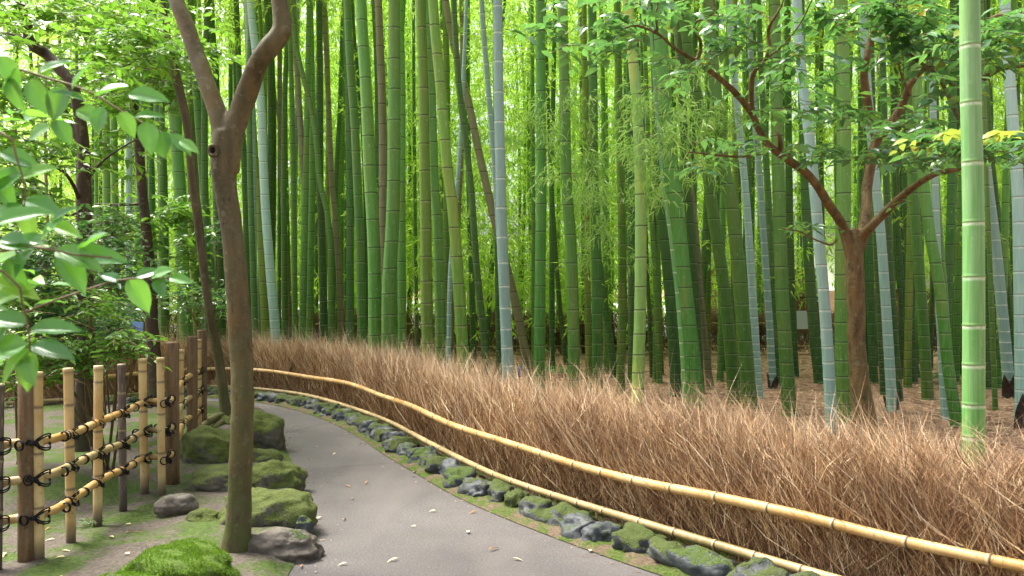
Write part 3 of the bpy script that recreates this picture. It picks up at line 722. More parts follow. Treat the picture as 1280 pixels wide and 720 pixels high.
# nearer stretches show single twigs, so they get more and finer ones
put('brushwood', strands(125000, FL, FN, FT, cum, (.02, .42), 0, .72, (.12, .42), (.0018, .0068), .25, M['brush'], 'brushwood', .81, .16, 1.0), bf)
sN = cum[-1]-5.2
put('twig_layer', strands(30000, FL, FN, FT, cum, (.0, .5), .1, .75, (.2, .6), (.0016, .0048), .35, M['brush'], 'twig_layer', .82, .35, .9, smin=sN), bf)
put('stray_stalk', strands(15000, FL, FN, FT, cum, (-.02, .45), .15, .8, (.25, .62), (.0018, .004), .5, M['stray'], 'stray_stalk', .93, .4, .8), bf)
for q_ in (): pass
def bamboo_rail(pts, r, mat, name, parent, internode=.34, z=None):
    q = spline(pts, .05); S = [0]
    for i in range(1, len(q)): S.append(S[-1]+(q[i]-q[i-1]).length)
    xs = np.array([list(p) for p in q]); rows = []; s = .05
    rows.append((0, 1, 0, 0))
    while s < S[-1]:
        rows += [(s-.02, 1, 0, 0), (s-.008, 1.02, .8, 0), (s, 1.10, .2, .5), (s+.004, .97, 0, 1), (s+.012, 1, 0, .3), (s+.025, 1, 0, 0)]
        m = internode*rnd.uniform(.85, 1.15)
        for k in (.35, .7): rows.append((s+m*k, 1, 0, 0))
        s += m
    rows = [k for k in rows if k[0] <= S[-1]]; sv = [k[0] for k in rows]
    pp = [Vector([float(np.interp(v, S, xs[:, j])) for j in range(3)]) for v in sv]
    mb = MB(); mb.tube(pp, [r*k[1]*(1+.06*math.sin(v*1.7)) for k, v in zip(rows, sv)], 10, True, [(k[2], k[3], 0, 1) for k in rows])
    return mb.build(name, mat, parent)
bamboo_rail([p+Vector((0, 0, .39+.012*math.sin(i*.8)))-FN[i]*.035 for i, p in enumerate(FL)][::6], .028, M['rail'], 'rail', bf)
bamboo_rail([p+Vector((0, 0, .12+.008*math.sin(i*.9)))-FN[i]*.035 for i, p in enumerate(FL)][::6], .025, M['rail_old'], 'rail', bf, .30)
# far dark brush fence behind the grove
FX = [Vector((x, 21.3+.25*math.sin(x*.4), 0)) for x in np.linspace(-9, 19, 120)]
FXT = [Vector((1, 0, 0))]*120; FXN = [Vector((0, 1, 0))]*120; FXC = [i*28/119 for i in range(120)]
b2 = empty('brushwood_fence', (0, 0, 0)); tag(b2, 'dark distant brushwood fence crossing behind the bamboo grove', 'brushwood fence')
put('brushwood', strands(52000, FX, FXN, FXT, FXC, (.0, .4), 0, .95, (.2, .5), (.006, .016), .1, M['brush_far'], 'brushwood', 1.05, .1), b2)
bamboo_rail([p+Vector((0, -.05, .75)) for p in FX][::10], .014, M['rail_old'], 'rail', b2, .4)
bamboo_rail([p+Vector((0, -.05, .2)) for p in FX][::10], .016, M['rail_old'], 'rail', b2, .4)

# ------------------------------------------------------------------ rocks
def rock_mesh(name, size, seed, mat, sub=4, rough=.28, flat=.0):
    bm = bmesh.new(); bmesh.ops.create_icosphere(bm, subdivisions=sub, radius=1)
    for v in bm.verts:
        p = v.co.copy(); so_ = Vector((seed*3.1, seed*1.7, seed))
        k = 1+rough*noise.noise(p*1.1+so_)+rough*.5*noise.noise(p*2.6+so_)+rough*.18*noise.noise(p*7+so_)
        # blocky flattening
        m = max(abs(p.x), abs(p.y), abs(p.z)); p = p*k*(1+flat*(1/m-1)*.6)
        if p.z < -.55: p.z = -.55
        v.co = Vector((p.x*size[0], p.y*size[1], p.z*size[2]))
    me = bpy.data.meshes.new(name); bm.to_mesh(me); bm.free()
    me.polygons.foreach_set('use_smooth', [True]*len(me.polygons)); me.materials.append(mat); return me
def rock(label, cx, by, wpx, hpx, mat, seed, depth=None, rz=0, name='rock', sub=5, group=None, flat=.28, dy=.8):
    """cx, by: pixel where the front foot touches; wpx,hpx visible size"""
    p = G(cx, by); d = p.y; sx = wpx/2*d/F; 
    tilt = (by-360)/F          # looking down
    hz = hpx*d/F; sy = sx*dy
    hz = max(.08, hz-sy*2*tilt*.35)*1.12; sx *= 1.22
    o = put(name, rock_mesh(name, (sx, sy, hz/1.5), seed, mat, sub, .3, flat)); o.location = (p.x, p.y+sy*.9, hz*.35-.01); o.rotation_euler.z = rz
    tag(o, label, 'rock', group); return o
RG = 'mossy boulders between the fence and the path'
rock('large mossy boulder farthest along the path edge, behind the forked trunk', 316, 568, 58, 48, M['rock_moss'], 1, group=RG)
rock('mossy boulder left of the farthest one, near the fence post', 262, 588, 66, 48, M['rock_moss'], 2, group=RG)
rock('small mossy rock wedged in front of the farthest boulder', 320, 584, 44, 22, M['rock_moss'], 3, group=RG)
rock('oval mossy boulder left of the forked trunk, half way along', 280, 624, 78, 40, M['rock_moss'], 4, group=RG)
rock('flat green brown boulder right of the forked trunk', 336, 622, 62, 42, M['rock_moss'], 5, group=RG)
rock('flat topped mossy boulder overhanging the path, right of the forked trunk', 325, 672, 98, 56, M['rock_moss'], 6, group=RG, flat=.7)
rock('low brown rock at the foot of the forked trunk beside the path', 345, 705, 84, 40, M['rock_bare'], 7, group=RG)
rock('vivid green moss covered boulder at the bottom left of the forked trunk', 206, 752, 112, 62, M['rock_bright'], 8, group=RG, dy=1.0)
rock('low mossy hump in the bottom left foreground', 140, 775, 110, 50, M['rock_bright'], 9, group=RG)
rock('small grey stone by the thick fence post', 214, 652, 44, 32, M['rock_bare'], 10, group=RG)
rock('small mossy stone between the grey stone and the oval boulder', 250, 662, 44, 24, M['rock_moss'], 11, group=RG)
rock('thin blue grey slate standing at the path edge', 378, 676, 18, 26, M['rock'], 12, group=RG, flat=.9)
rock('small dark stone at the path edge below the slate', 368, 694, 20, 18, M['rock'], 13, group=RG)
rock('mossy stone at the far end beside the thin trunk roots', 268, 536, 40, 16, M['rock_moss'], 14, group=RG)
rock('low mossy rock left of the far boulders by the last fence posts', 235, 580, 36, 22, M['rock_moss'], 15, group=RG)
rock('small mossy hump beside the vivid green boulder and forked trunk foot', 262, 706, 34, 22, M['rock_moss'], 16, group=RG)

# edging stones between path and lower rail
words_ = 'first second third fourth fifth sixth seventh eighth ninth tenth eleventh twelfth thirteenth fourteenth fifteenth sixteenth seventeenth eighteenth nineteenth twentieth'.split()
words_ += ['twenty-'+w for w in words_[:9]]+['thirtieth']+['thirty-'+w for w in words_[:9]]+['fortieth']+['forty-'+w for w in words_[:9]]+['fiftieth']+['fifty-'+w for w in words_[:9]]+['sixtieth']+['sixty-'+w for w in words_[:9]]+['seventieth']
s = cum[-1]-1.05; k = 0
while s > 3.4:
    i = min(range(len(cum)), key=lambda j: abs(cum[j]-s))
    near = s > cum[-1]-6
    a = rnd.choice((.11, .14, .17, .21)) if near else rnd.uniform(.09, .17)
    ang = math.atan2(FT[i].y, FT[i].x)
    mossy = rnd.random() < .5
    m = M['rock_partial'] if mossy else M['rock']
    o = put('edging_stone', rock_mesh('edging_stone', (a, rnd.uniform(.10, .14), rnd.uniform(.085, .12)), 40+k, m, 4, .42, .35))
    c = FL[i]-FN[i]*(.22+rnd.uniform(-.02, .03)); o.location = (c.x, c.y, .035); o.rotation_euler.z = ang+rnd.uniform(-.3, .3)
    tag(o, f"{'partly mossy' if mossy else 'mostly bare blue grey'} edging stone under the lower bamboo rail, {words_[k]} from the near end", 'edging stone', 'edging stones along the brushwood fence')
    s -= a*1.62; k += 1

# ------------------------------------------------------------------ yotsume bamboo fence on the left
fence = empty('bamboo_fence', (0, 0, 0)); tag(fence, 'low open fence of bamboo stakes and rails tied with black rope at left', 'bamboo fence')
stakes = [(-5, 722, 480, .030, 1), (49, 712, 465, .029, 0), (89, 688, 460, .028, 0), (122, 662, 457, .029, 0), (154, 642, 455, .027, 1), (181, 622, 448, .031, 0), (207, 622, 446, .028, 0), (226, 572, 437, .026, 0), (242, 556, 430, .027, 0), (249, 548, 424, .027, 0)]
SP = []
for i, (x, yb, yt, r, dk) in enumerate(stakes):
    b = G(x, yb, .0); h = EYE-(yt-360)/F*b.y; SP.append(b)
    if x == 207: b = b+Vector((0, -.07, 0))
    lean = Vector((rnd.uniform(-.02, .02), 0, 0))
    rows = [(0, 1, 0, 0), (.07, 1, 0, 0), (.13, 1, 0, 0), (.19, 1, 0, 0)]; s_ = .05
    while s_ < h-.05:
        s_ += rnd.uniform(.24, .34)
        if s_ > h-.1: break
        rows += [(s_-.02, 1, 0, 0), (s_-.006, 1.06, .5, .2), (s_, 1.1, 0, .6), (s_+.006, .96, 0, .9), (s_+.02, 1, 0, 0)]
    rows += [(h-.05, 1, 0, 0), (h-.035, 1.08, 0, .3), (h-.025, 1.12, 0, .6), (h-.01, 1.05, 0, 0), (h, 1.04, .6, 0)]
    mb = MB(); mb.tube([b+Vector((lean.x*v[0], 0, v[0]-.03 if v[0] == 0 else v[0])) for v in rows], [r*v[1] for v in rows], 12, True,
                       [(v[2], v[3], (.9 if v[0] < .1 else .55 if v[0] < .15 else 0), 1) for v in rows])
    mb.build('stake', M['stake_dark' if dk else 'stake'], fence)
posts = [(18, 722, 469, .055), (207, 616, 427, .055), (234, 562, 420, .055), (247, 544, 412, .055)]
for (x, yb, yt, r) in posts:
    b = G(x, yb, 0)+Vector((0, .14, 0)); h = EYE-(yt-360)/F*b.y
    mb = MB(); n = 10
    mb.tube([b+Vector((0, 0, z)) for z in (-.03, .2, .5, .8, h-.015, h-.004)], [r, r, r, r*.98, r*.97, r*.9], n, True, wob=.05, seed=x)
    mb.build('post', M['wood'], fence)
FLn = [SP[0]+(SP[0]-SP[1])*1.2]+SP[:6]+[SP[6]+Vector((0, .0, 0))]+SP[7:]
for z in (.72, .51, .31):
    pts = [Vector((p.x+.0, p.y+.05, z+.01*math.sin(p.y*3+z*9))) for p in FLn]
    pts = spline(pts, .3)
    bamboo_rail(pts, .024, M['rail' if z != .51 else 'rail_old'], 'rail', fence, .33)
def lash_mesh():
    mb = MB()
    for sgn in (-1, 1):
        for k in (0, 1):
            pts = []
            for i in range(17):
                a = i/16*2*math.pi
                x = math.cos(a)*.038; y = math.sin(a)*.05+.02; z = sgn*math.cos(a)*.032+k*.012*sgn
                pts.append((y if False else x, y, z))
            mb.tube(pts, .0045, 5, False)
    for k in range(7):
        a = rnd.uniform(-1, 1); q = [(0, -.045, 0)]
        dx = rnd.choice((-1, 1))*rnd.uniform(.03, .07); q += [(dx*.5, -.055, rnd.uniform(-.01, .02)), (dx, -.05, rnd.uniform(-.04, .01))]
        mb.tube(spline(q, .02), .0035, 5)
    mb.tube([(-.014, -.048, 0), (0, -.056, .004), (.014, -.048, 0)], .012, 6)
    return mb.mesh('lashing', M['rope'])
lashes = [lash_mesh() for _ in range(3)]
wrap = MB()
for dx in (0, .009): wrap.tube([(dx, math.cos(i/12*6.283)*.028, math.sin(i/12*6.283)*.028) for i in range(13)], .004, 5, False)
wrap = wrap.mesh('rope_wrap', M['rope'])
for i, b in enumerate(SP):
    for z in (.72, .51, .31):
        o = put('lashing', rnd.choice(lashes), fence); 
        nx_ = SP[min(i+1, len(SP)-1)]-SP[max(i-1, 0)]
        o.location = (b.x, b.y, z+.01*math.sin(b.y*3+z*9)); o.rotation_euler.z = math.atan2(nx_.y, nx_.x)+math.pi if False else math.atan2(nx_.y, nx_.x)-math.pi/2*.9
        s_ = rnd.uniform(.9, 1.1); o.scale = (s_, s_, s_)
        for q in (-.16, .16):
            c = Vector((b.x, b.y+.05, z+.01*math.sin(b.y*3+z*9)))+nx_.normalized()*(q*rnd.uniform(.7, 1.1))
            ow = put('rope_wrap', wrap, fence); ow.location = c; ow.rotation_euler.z = math.atan2(nx_.y, nx_.x)

# ------------------------------------------------------------------ trees
def limb_tubes(mb, specs, sides=14, seed=0):
    """specs: list of ([(px,py,d)...],[w px...]) -> tubes in world space"""
    for j, (pts, ws) in enumerate(specs):
        P3 = [P(*p) for p in pts]; q = spline(P3, .06)
        # widths by arc length
        cl = [0]
        for i in range(1, len(P3)): cl.append(cl[-1]+(P3[i]-P3[i-1]).length)
        ql = [0]
        for i in range(1, len(q)): ql.append(ql[-1]+(q[i]-q[i-1]).length)
        rr = [w/2*p[2]/F for w, p in zip(ws, pts)]
        cl = np.array(cl)/cl[-1]; ql = np.array(ql)/ql[-1]
        rad = list(np.interp(ql, cl, rr))
        mb.tube(q, rad, sides, True, wob=.10, seed=seed+j*3)
def remesh(o, vox, it=4):
    m = o.modifiers.new('join', 'REMESH'); m.mode = 'VOXEL'; m.voxel_size = vox; m.use_smooth_shade = True
    s = o.modifiers.new('soften', 'SMOOTH'); s.factor = .5; s.iterations = it

def twig_foliage(name_mat, centers, L, W, kind='broad', per_twig=(7, 12), twig_len=(.25, .5), flatness=.5, dens=1):
    """centers: list of (Vector c, (rx,ry,rz), n_twigs). returns (leaf mesh arrays, twig MB)"""
    tw = MB(); pos = []; D = []; N = []; LL = []
    for c, r, nt_ in centers:
        for _ in range(max(1, int(nt_*dens))):
            v = Vector((rnd.gauss(0, .5)*r[0], rnd.gauss(0, .5)*r[1], rnd.gauss(0, .5)*r[2]))
            tip = c+v; a = rnd.uniform(0, 6.283); ln = rnd.uniform(*twig_len)
            dirh = Vector((math.cos(a), math.sin(a), rnd.uniform(-.35, .3))).normalized()
            st = tip-dirh*ln*.5; mid = st+dirh*ln*.5+Vector((0, 0, .04)); en = st+dirh*ln+Vector((0, 0, -.02))
            tw.tube([st, mid, en], [.004, .003, .0015], 4, False)
            n = rnd.randint(*per_twig); sd = Vector((-dirh.y, dirh.x, 0)).normalized()
            for i in range(n):
                u = .15+.85*i/(n-1); p = st.lerp(mid, u*2) if u < .5 else mid.lerp(en, u*2-1)
                sg = 1 if i % 2 else -1
                dd = dirh*rnd.uniform(.3, .9)+sd*sg*rnd.uniform(.5, 1.0)+Vector((0, 0, rnd.uniform(-.45, .15)))
                if i == n-1: dd = dirh
                pos.append(p); D.append(dd); N.append(Vector((rnd.gauss(0, 1-flatness), rnd.gauss(0, 1-flatness), 1))); LL.append(L*rnd.uniform(.65, 1.15))
    pos = np.array([list(p) for p in pos]); D = np.array([list(p) for p in D]); N = np.array([list(p) for p in N]); LL = np.array(LL)
    V, Fs = leaves_geo(pos, D, N, LL, LL*W/L, kind)
    return mesh_np('foliage', V, Fs, M[name_mat], True), tw
def C3(px, py, d, rx, ry, rd, n, k=1.15):
    return (P(px, py, d), (rx*k*d/F, rd, ry*k*d/F), n)

# --- front forked tree
t1 = empty('forked_tree', G(294, 702)); tag(t1, 'slender brown forked tree with a knot hole in the foreground left of the path', 'tree')
off = -Vector(t1.location)
def place_world(o, e): o.parent = e; o.matrix_parent_inverse.identity(); o.location = -Vector(e.location); return o
mb = MB()
limb_tubes(mb, [
 ([(290, 722, 5.2), (294, 700, 5.2), (298, 650, 5.2), (300, 600, 5.2), (303, 500, 5.2), (299, 400, 5.2), (291, 300, 5.2), (283, 240, 5.2), (279, 205, 5.2), (284, 165, 5.2)], [52, 40, 32, 29, 28, 29, 27, 27, 31, 33]),
 ([(280, 215, 5.2), (279, 170, 5.2), (268, 130, 5.22), (257, 100, 5.25), (244, 65, 5.3), (232, 30, 5.35), (220, 0, 5.4), (205, -60, 5.6), (180, -160, 5.9)], [28, 27, 23, 22, 21, 20, 19, 17, 12]),
 ([(284, 215, 5.2), (288, 175, 5.2), (300, 140, 5.2), (313, 105, 5.18), (322, 80, 5.15), (338, 58, 5.1), (352, 38, 5.1), (351, 12, 5.1), (347, -20, 5.1), (352, -90, 5.0), (370, -180, 5.0)], [30, 30, 27, 26, 25, 27, 25, 21, 19, 16, 12]),
 ([(356, 44, 5.08), (358, 30, 5.08)], [16, 12])], 18, 5)
o = mb.build('trunk', M['bark1'], t1); place_world(o, t1); remesh(o, .011, 3)
# knot hole
kn = MB(); kc = P(271, 191, 5.2)+Vector((0.006, -.088, 0)); ring = []
for i in range(15):
    a = i/14*2*math.pi; ring.append(kc+Vector((math.cos(a)*.024, -.004-abs(math.cos(a))*-.012, math.sin(a)*.03)))
kn.tube(ring, .011, 8, False, wob=.3, seed=3)
o = kn.build('knot', M['bark1'], t1); place_world(o, t1)
kn2 = MB(); kn2.tube([kc+Vector((0, .03, 0)), kc+Vector((0, .0, -.002))], [.02, .022], 10, True)
ho = kn2.build('hollow', simple('hollow_dark', (.012, .009, .007), .9, .1), t1); place_world(ho, t1)
fm, tw = twig_foliage('mleaf', [C3(180, -190, 5.9, 150, 50, .6, 25), C3(370, -190, 5.0, 170, 60, .7, 30)], .115, .05)
o = put('foliage', fm, t1); place_world(o, t1); o = tw.build('twig', M['twig'], t1); place_world(o, t1)

# --- thin curved trunk behind
t2 = empty('thin_tree', G(283, 530)); tag(t2, 'thin leaning brown trunk rising from roots behind the forked tree', 'tree')
mb = MB()
limb_tubes(mb, [([(284, 532, 10.3), (281, 505, 10.3), (272, 440, 10.3), (262, 390, 10.2), (254, 330, 10.2), (247, 270, 10.2), (241, 220, 10.2), (235, 165, 10.2), (226, 120, 10.2), (220, 95, 10.2), (212, 60, 10.2), (203, 0, 10.2), (198, -60, 10.2), (190, -160, 10.2)], [20, 14, 12, 11, 11, 11, 12, 11, 11, 12, 9, 8, 7, 5]),
 ([(222, 85, 10.2), (232, 75, 10.2), (236, 60, 10.3)], [7, 5, 3])], 10, 9)
o = mb.build('trunk', M['bark3'], t2); place_world(o, t2)
for pts, ws in [([(284, 520, 10.3), (270, 522, 10.1), (255, 532, 9.6), (238, 548, 9.2), (215, 562, 8.6)], [12, 10, 9, 8, 4]), ([(286, 522, 10.3), (292, 530, 10.1), (296, 540, 9.7)], [12, 9, 5]), ([(282, 524, 10.3), (262, 540, 9.6), (246, 558, 8.9), (232, 575, 8.2)], [10, 8, 7, 4])]:
    mb = MB(); limb_tubes(mb, [(pts, ws)], 8, 2); o = mb.build('root', M['bark3'], t2); place_world(o, t2)
fm, tw = twig_foliage('mleaf', [C3(190, -150, 10.2, 120, 40, .8, 60), C3(215, 60, 10.2, 40, 40, .4, 26)], .115, .05)
o = put('foliage', fm, t2); place_world(o, t2); o = tw.build('twig', M['twig'], t2); place_world(o, t2)

# --- dark reddish trunk behind the bamboo fence
t3 = empty('dark_tree', G(196, 512)); tag(t3, 'dark reddish slim tree trunk rising behind the bamboo fence', 'tree')
mb = MB(); limb_tubes(mb, [([(197, 514, 11.6), (194, 470, 11.6), (190, 410, 11.6), (188, 360, 11.6), (184, 300, 11.6), (178, 240, 11.6), (174, 190, 11.6), (170, 150, 11.6), (160, 60, 11.6), (150, -60, 11.6)], [22, 18, 16, 14, 13, 12, 12, 11, 9, 6])], 10, 12)
o = mb.build('trunk', M['bark2'], t3); place_world(o, t3)
mb = MB(); limb_tubes(mb, [([(176, 255, 11.6), (150, 256, 11.6), (120, 255, 11.6)], [4, 3, 2]), ([(173, 178, 11.6), (165, 163, 11.5), (150, 158, 11.4)], [5, 3, 2])], 6); o = mb.build('branch', M['bark2'], t3); place_world(o, t3)
fm, tw = twig_foliage('mleaf', [C3(160, 60, 11, 60, 70, .8, 150), C3(215, 270, 11.8, 32, 12, .4, 24), C3(205, 110, 11, 30, 40, .5, 40), C3(165, 290, 11.8, 40, 26, .4, 60), C3(230, 290, 12, 26, 40, .3, 34), C3(180, 355, 12.2, 30, 26, .4, 30)], .13, .055)
o = put('foliage', fm, t3); place_world(o, t3); o = tw.build('twig', M['twig'], t3); place_world(o, t3)

# --- gnarled dark tree, far left
t4 = empty('gnarled_tree', G(104, 566)); tag(t4, 'gnarled dark tree with dense green leaves at the far left', 'tree')
D4 = 8.6
mb = MB(); limb_tubes(mb, [([(104, 570, D4), (106, 500, D4), (108, 440, D4), (107, 370, D4), (106, 300, D4), (105, 240, D4), (104, 180, D4), (95, 120, D4), (85, 100, D4), (72, 84, D4), (56, 66, D4), (44, 60, 8.5), (35, 45, 8.4), (34, 24, 8.3), (24, 0, 8.2), (5, -60, 8.2)], [36, 26, 22, 20, 19, 18, 15, 14, 15, 14, 14, 14, 12, 11, 10, 7]),
  ([(103, 180, D4), (92, 165, D4), (82, 140, D4), (60, 110, 8.3)], [12, 9, 7, 4])], 12, 21)
o = mb.build('trunk', M['bark2'], t4); place_world(o, t4); remesh(o, .016, 2)
mb = MB(); limb_tubes(mb, [([(50, 62, 8.5), (25, 48, 8.3), (0, 42, 8.1), (-30, 40, 8)], [9, 7, 6, 4]), ([(108, 225, D4), (130, 200, 8.4), (160, 180, 8.2), (176, 172, 8.0)], [4, 3, 2, 1.5]), ([(103, 262, D4), (85, 270, 8.4), (74, 262, 8.3), (62, 240, 8.1)], [4, 3, 2, 2]), ([(100, 252, D4), (92, 232, 8.4), (80, 215, 8.3), (64, 208, 8.1), (50, 212, 8)], [6, 5, 4, 3, 2])], 6); o = mb.build('branch', M['bark2'], t4); place_world(o, t4)
fm, tw = twig_foliage('mleaf', [C3(60, 20, 9.6, 80, 30, .3, 60), C3(5, 20, 7.6, 30, 30, .4, 20), C3(10, 120, 7.4, 40, 40, .5, 45), C3(130, 70, 9.5, 50, 50, .3, 50), C3(170, 50, 8.6, 50, 40, .5, 50), C3(40, 200, 7.8, 40, 26, .4, 40), C3(130, 190, 9.4, 40, 26, .3, 26), C3(20, 250, 7.5, 36, 36, .5, 40), C3(60, 120, 9.6, 40, 40, .3, 40), C3(150, 125, 8.4, 30, 26, .4, 24), C3(205, 60, 8.4, 34, 40, .4, 26), C3(250, 65, 8.6, 34, 14, .3, 8)], .12, .052)
o = put('foliage', fm, t4); place_world(o, t4); o = tw.build('twig', M['twig'], t4); place_world(o, t4)

# --- dark glossy shrubs, left middle
def shrub(label, base, centers, L, W, mat, group=None, name='shrub'):
    e = empty(name, base); tag(e, label, 'shrub', group)
    fm, tw = twig_foliage(mat, centers, L, W); o = put('foliage', fm, e); place_world(o, e)
    st = MB()
    for c, r, n in centers:
        b = Vector(base)+Vector((rnd.uniform(-.08, .08), rnd.uniform(-.08, .08), 0)); st.tube(spline([b, (b+c)/2+Vector((rnd.uniform(-.1, .1), 0, .1)), c], .15), .012, 6)
    st.v = [tuple(Vector(v)-Vector(base)) for v in st.v]; 
    tw.v = [tuple(Vector(v)-Vector(base)) for v in tw.v]; st.add([Vector(v) for v in tw.v], tw.f)
    st.build('stem', M['twig'], e); return e
shrub('dense dark glossy shrub filling the left edge above the fence', G(30, 590), [C3(30, 330, 7.6, 70, 40, .5, 110), C3(60, 390, 7.6, 60, 36, .5, 110), C3(30, 440, 7.4, 50, 30, .4, 60), C3(90, 300, 8.2, 36, 30, .4, 40)], .09, .034, 'cleaf')
shrub('mid green bushy shrub between the gnarled tree and the pale blue culm', G(140, 530), [C3(140, 290, 9.2, 26, 26, .3, 36), C3(140, 350, 9.2, 30, 40, .4, 90), C3(136, 405, 9.4, 18, 20, .3, 26), C3(120, 420, 9.2, 26, 24, .3, 40)], .085, .034, 'cleaf')
shrub('low light green shrub leaning over the bamboo stakes', G(130, 600), [C3(150, 430, 6.9, 34, 14, .2, 22), C3(105, 455, 6.9, 26, 20, .2, 26), C3(60, 455, 6.8, 30, 20, .2, 34), C3(15, 440, 6.6, 36, 26, .25, 46), C3(70, 410, 7.2, 36, 20, .3, 34), C3(20, 375, 7.0, 30, 26, .3, 34), C3(170, 445, 6.9, 16, 6, .15, 6), C3(115, 385, 6.9, 22, 16, .2, 16)], .085, .032, 'mleaf')
shrub('small green undergrowth plant between the culms left of the forked trunk', G(255, 488), [C3(250, 380, 13.8, 20, 20, .4, 26), C3(225, 360, 13.8, 18, 30, .4, 26), C3(282, 380, 13.8, 16, 30, .4, 30), C3(270, 300, 13.8, 14, 30, .3, 14)], .11, .04, 'cleaf')
shrub('dark leafy undergrowth behind the brushwood at far left', G(120, 486), [C3(110, 350, 14, 40, 40, .5, 60), C3(60, 360, 14, 50, 50, .5, 90), C3(15, 340, 14, 40, 60, .5, 90), C3(150, 400, 14, 16, 24, .4, 24)], .12, .045, 'cleaf')

# --- close fresh leaves of the shrub at the left edge (near the lens)
e = empty('camellia_shrub', (-1.75, 1.7, 0)); tag(e, 'close bright green leafy branches reaching in from the left edge', 'shrub')
def wl(o): place_world(o, e)
nd = 1.75
tws = [([(-160, 60), (0, 82), (60, 98), (110, 114), (160, 144), (210, 170), (238, 188)], 1.9), ([(-120, 330), (-20, 318), (40, 308), (90, 318), (140, 322)], 1.6), ([(-140, 300), (5, 340), (28, 380), (36, 415), (38, 440)], 1.6), ([(-150, 380), (0, 395), (70, 375), (150, 350), (215, 348)], 2.0), ([(-100, 200), (0, 165), (20, 195), (32, 240), (30, 262)], 1.8)]
mb = MB()
for pts, d in tws: mb.tube(spline([P(x, y, d) for x, y in pts], .04), lerp_r([  .0038, .0016], len(spline([P(x, y, d) for x, y in pts], .04))), 6)
stem0 = Vector((-1.75, 1.7, 0))
mb.tube(spline([stem0, Vector((-1.7, 1.72, .8)), Vector((-1.62, 1.75, 1.6)), Vector((-1.6, 1.8, 2.3))], .1), [.03]*1+[.022]*200 if False else .022, 8)
o = mb.build('stem', M['twig'], e); wl(o)
nl = [ # px,py of leaf base, px length, direction deg (0=right, 90=down), width ratio, tilt
 (62, 158, 32, 150, .6), (70, 150, 34, 60, .5), (95, 138, 40, 20, .45), (118, 120, 46, 340, .45), (105, 126, 36, 200, .45), (150, 140, 36, 60, .5), (128, 134, 34, 100, .55), (160, 118, 50, 5, .4), (168, 146, 38, 355, .45), (202, 164, 34, 85, .75), (210, 168, 38, 40, .45), (225, 176, 32, 30, .4), (182, 152, 44, 75, .4), (20, 85, 38, 130, .5), (48, 92, 44, 330, .45), (10, 96, 46, 70, .45), (80, 108, 46, 110, .5), (36, 100, 50, 60, .45), (0, 70, 46, 60, .45), (90, 112, 38, 300, .45),
 (60, 305, 66, 185, .38), (70, 312, 74, 20, .34), (72, 318, 58, 55, .5), (40, 312, 40, 120, .6), (90, 318, 66, 5, .36), (20, 318, 52, 160, .45), (100, 312, 50, 330, .4), (10, 322, 50, 70, .45), (52, 300, 46, 320, .4),
 (38, 412, 62, 358, .36), (40, 432, 62, 12, .34), (34, 430, 62, 165, .42), (36, 436, 64, 135, .38), (38, 438, 52, 95, .4), (30, 445, 44, 60, .4), (34, 405, 56, 190, .4), (8, 400, 46, 120, .4),
 (160, 348, 50, 62, .42), (170, 346, 30, 340, .45), (190, 346, 32, 340, .5), (196, 348, 28, 60, .5), (212, 347, 30, 10, .42), (150, 352, 32, 200, .4),
 (-10, 240, 62, 330, .36), (20, 215, 56, 160, .4), (30, 250, 52, 20, .42), (28, 256, 56, 150, .42), (32, 262, 40, 80, .5), (-6, 280, 66, 340, .38), (0, 300, 56, 10, .4), (-10, 350, 60, 20, .42), (0, 190, 50, 20, .4), (26, 222, 46, 340, .4), (-8, 220, 50, 60, .4), (-10, 380, 56, 330, .4), (60, 282, 50, 15, .36), (64, 278, 42, 330, .36)]
pos = []; D = []; N = []; LL = []; WW = []
for x, y, ln, an, wr in nl:
    d = 1.62 if y > 270 else 1.85
    if x > 140 and y > 300: d = 2.0
    a = R(an); p = P(x, y, d); pos.append(list(p)); D.append([math.cos(a), rnd.uniform(-.45, .35), -math.sin(a)]); N.append([rnd.uniform(-.35, .35), -rnd.uniform(.45, 1), rnd.uniform(.5, 1)]); LL.append(ln*1.02*d/F); WW.append(ln*d/F*wr*1.25*rnd.uniform(.85, 1.15))
V, Fs = leaves_geo(np.array(pos), np.array(D), np.array(N), np.array(LL), np.array(WW), 'fine')
o = put('foliage', mesh_np('foliage', V, Fs, M['nleaf'], True), e); wl(o)
cs = [C3(-60, 150, 2.2, 60, 60, .2, 8), C3(-60, 380, 2.0, 40, 60, .2, 8), C3(-90, 250, 2.2, 40, 100, .2, 10)]
fm, tw = twig_foliage('nleaf', cs, .085, .035, 'broad', (6, 8), (.15, .25)); o = put('foliage', fm, e); wl(o)

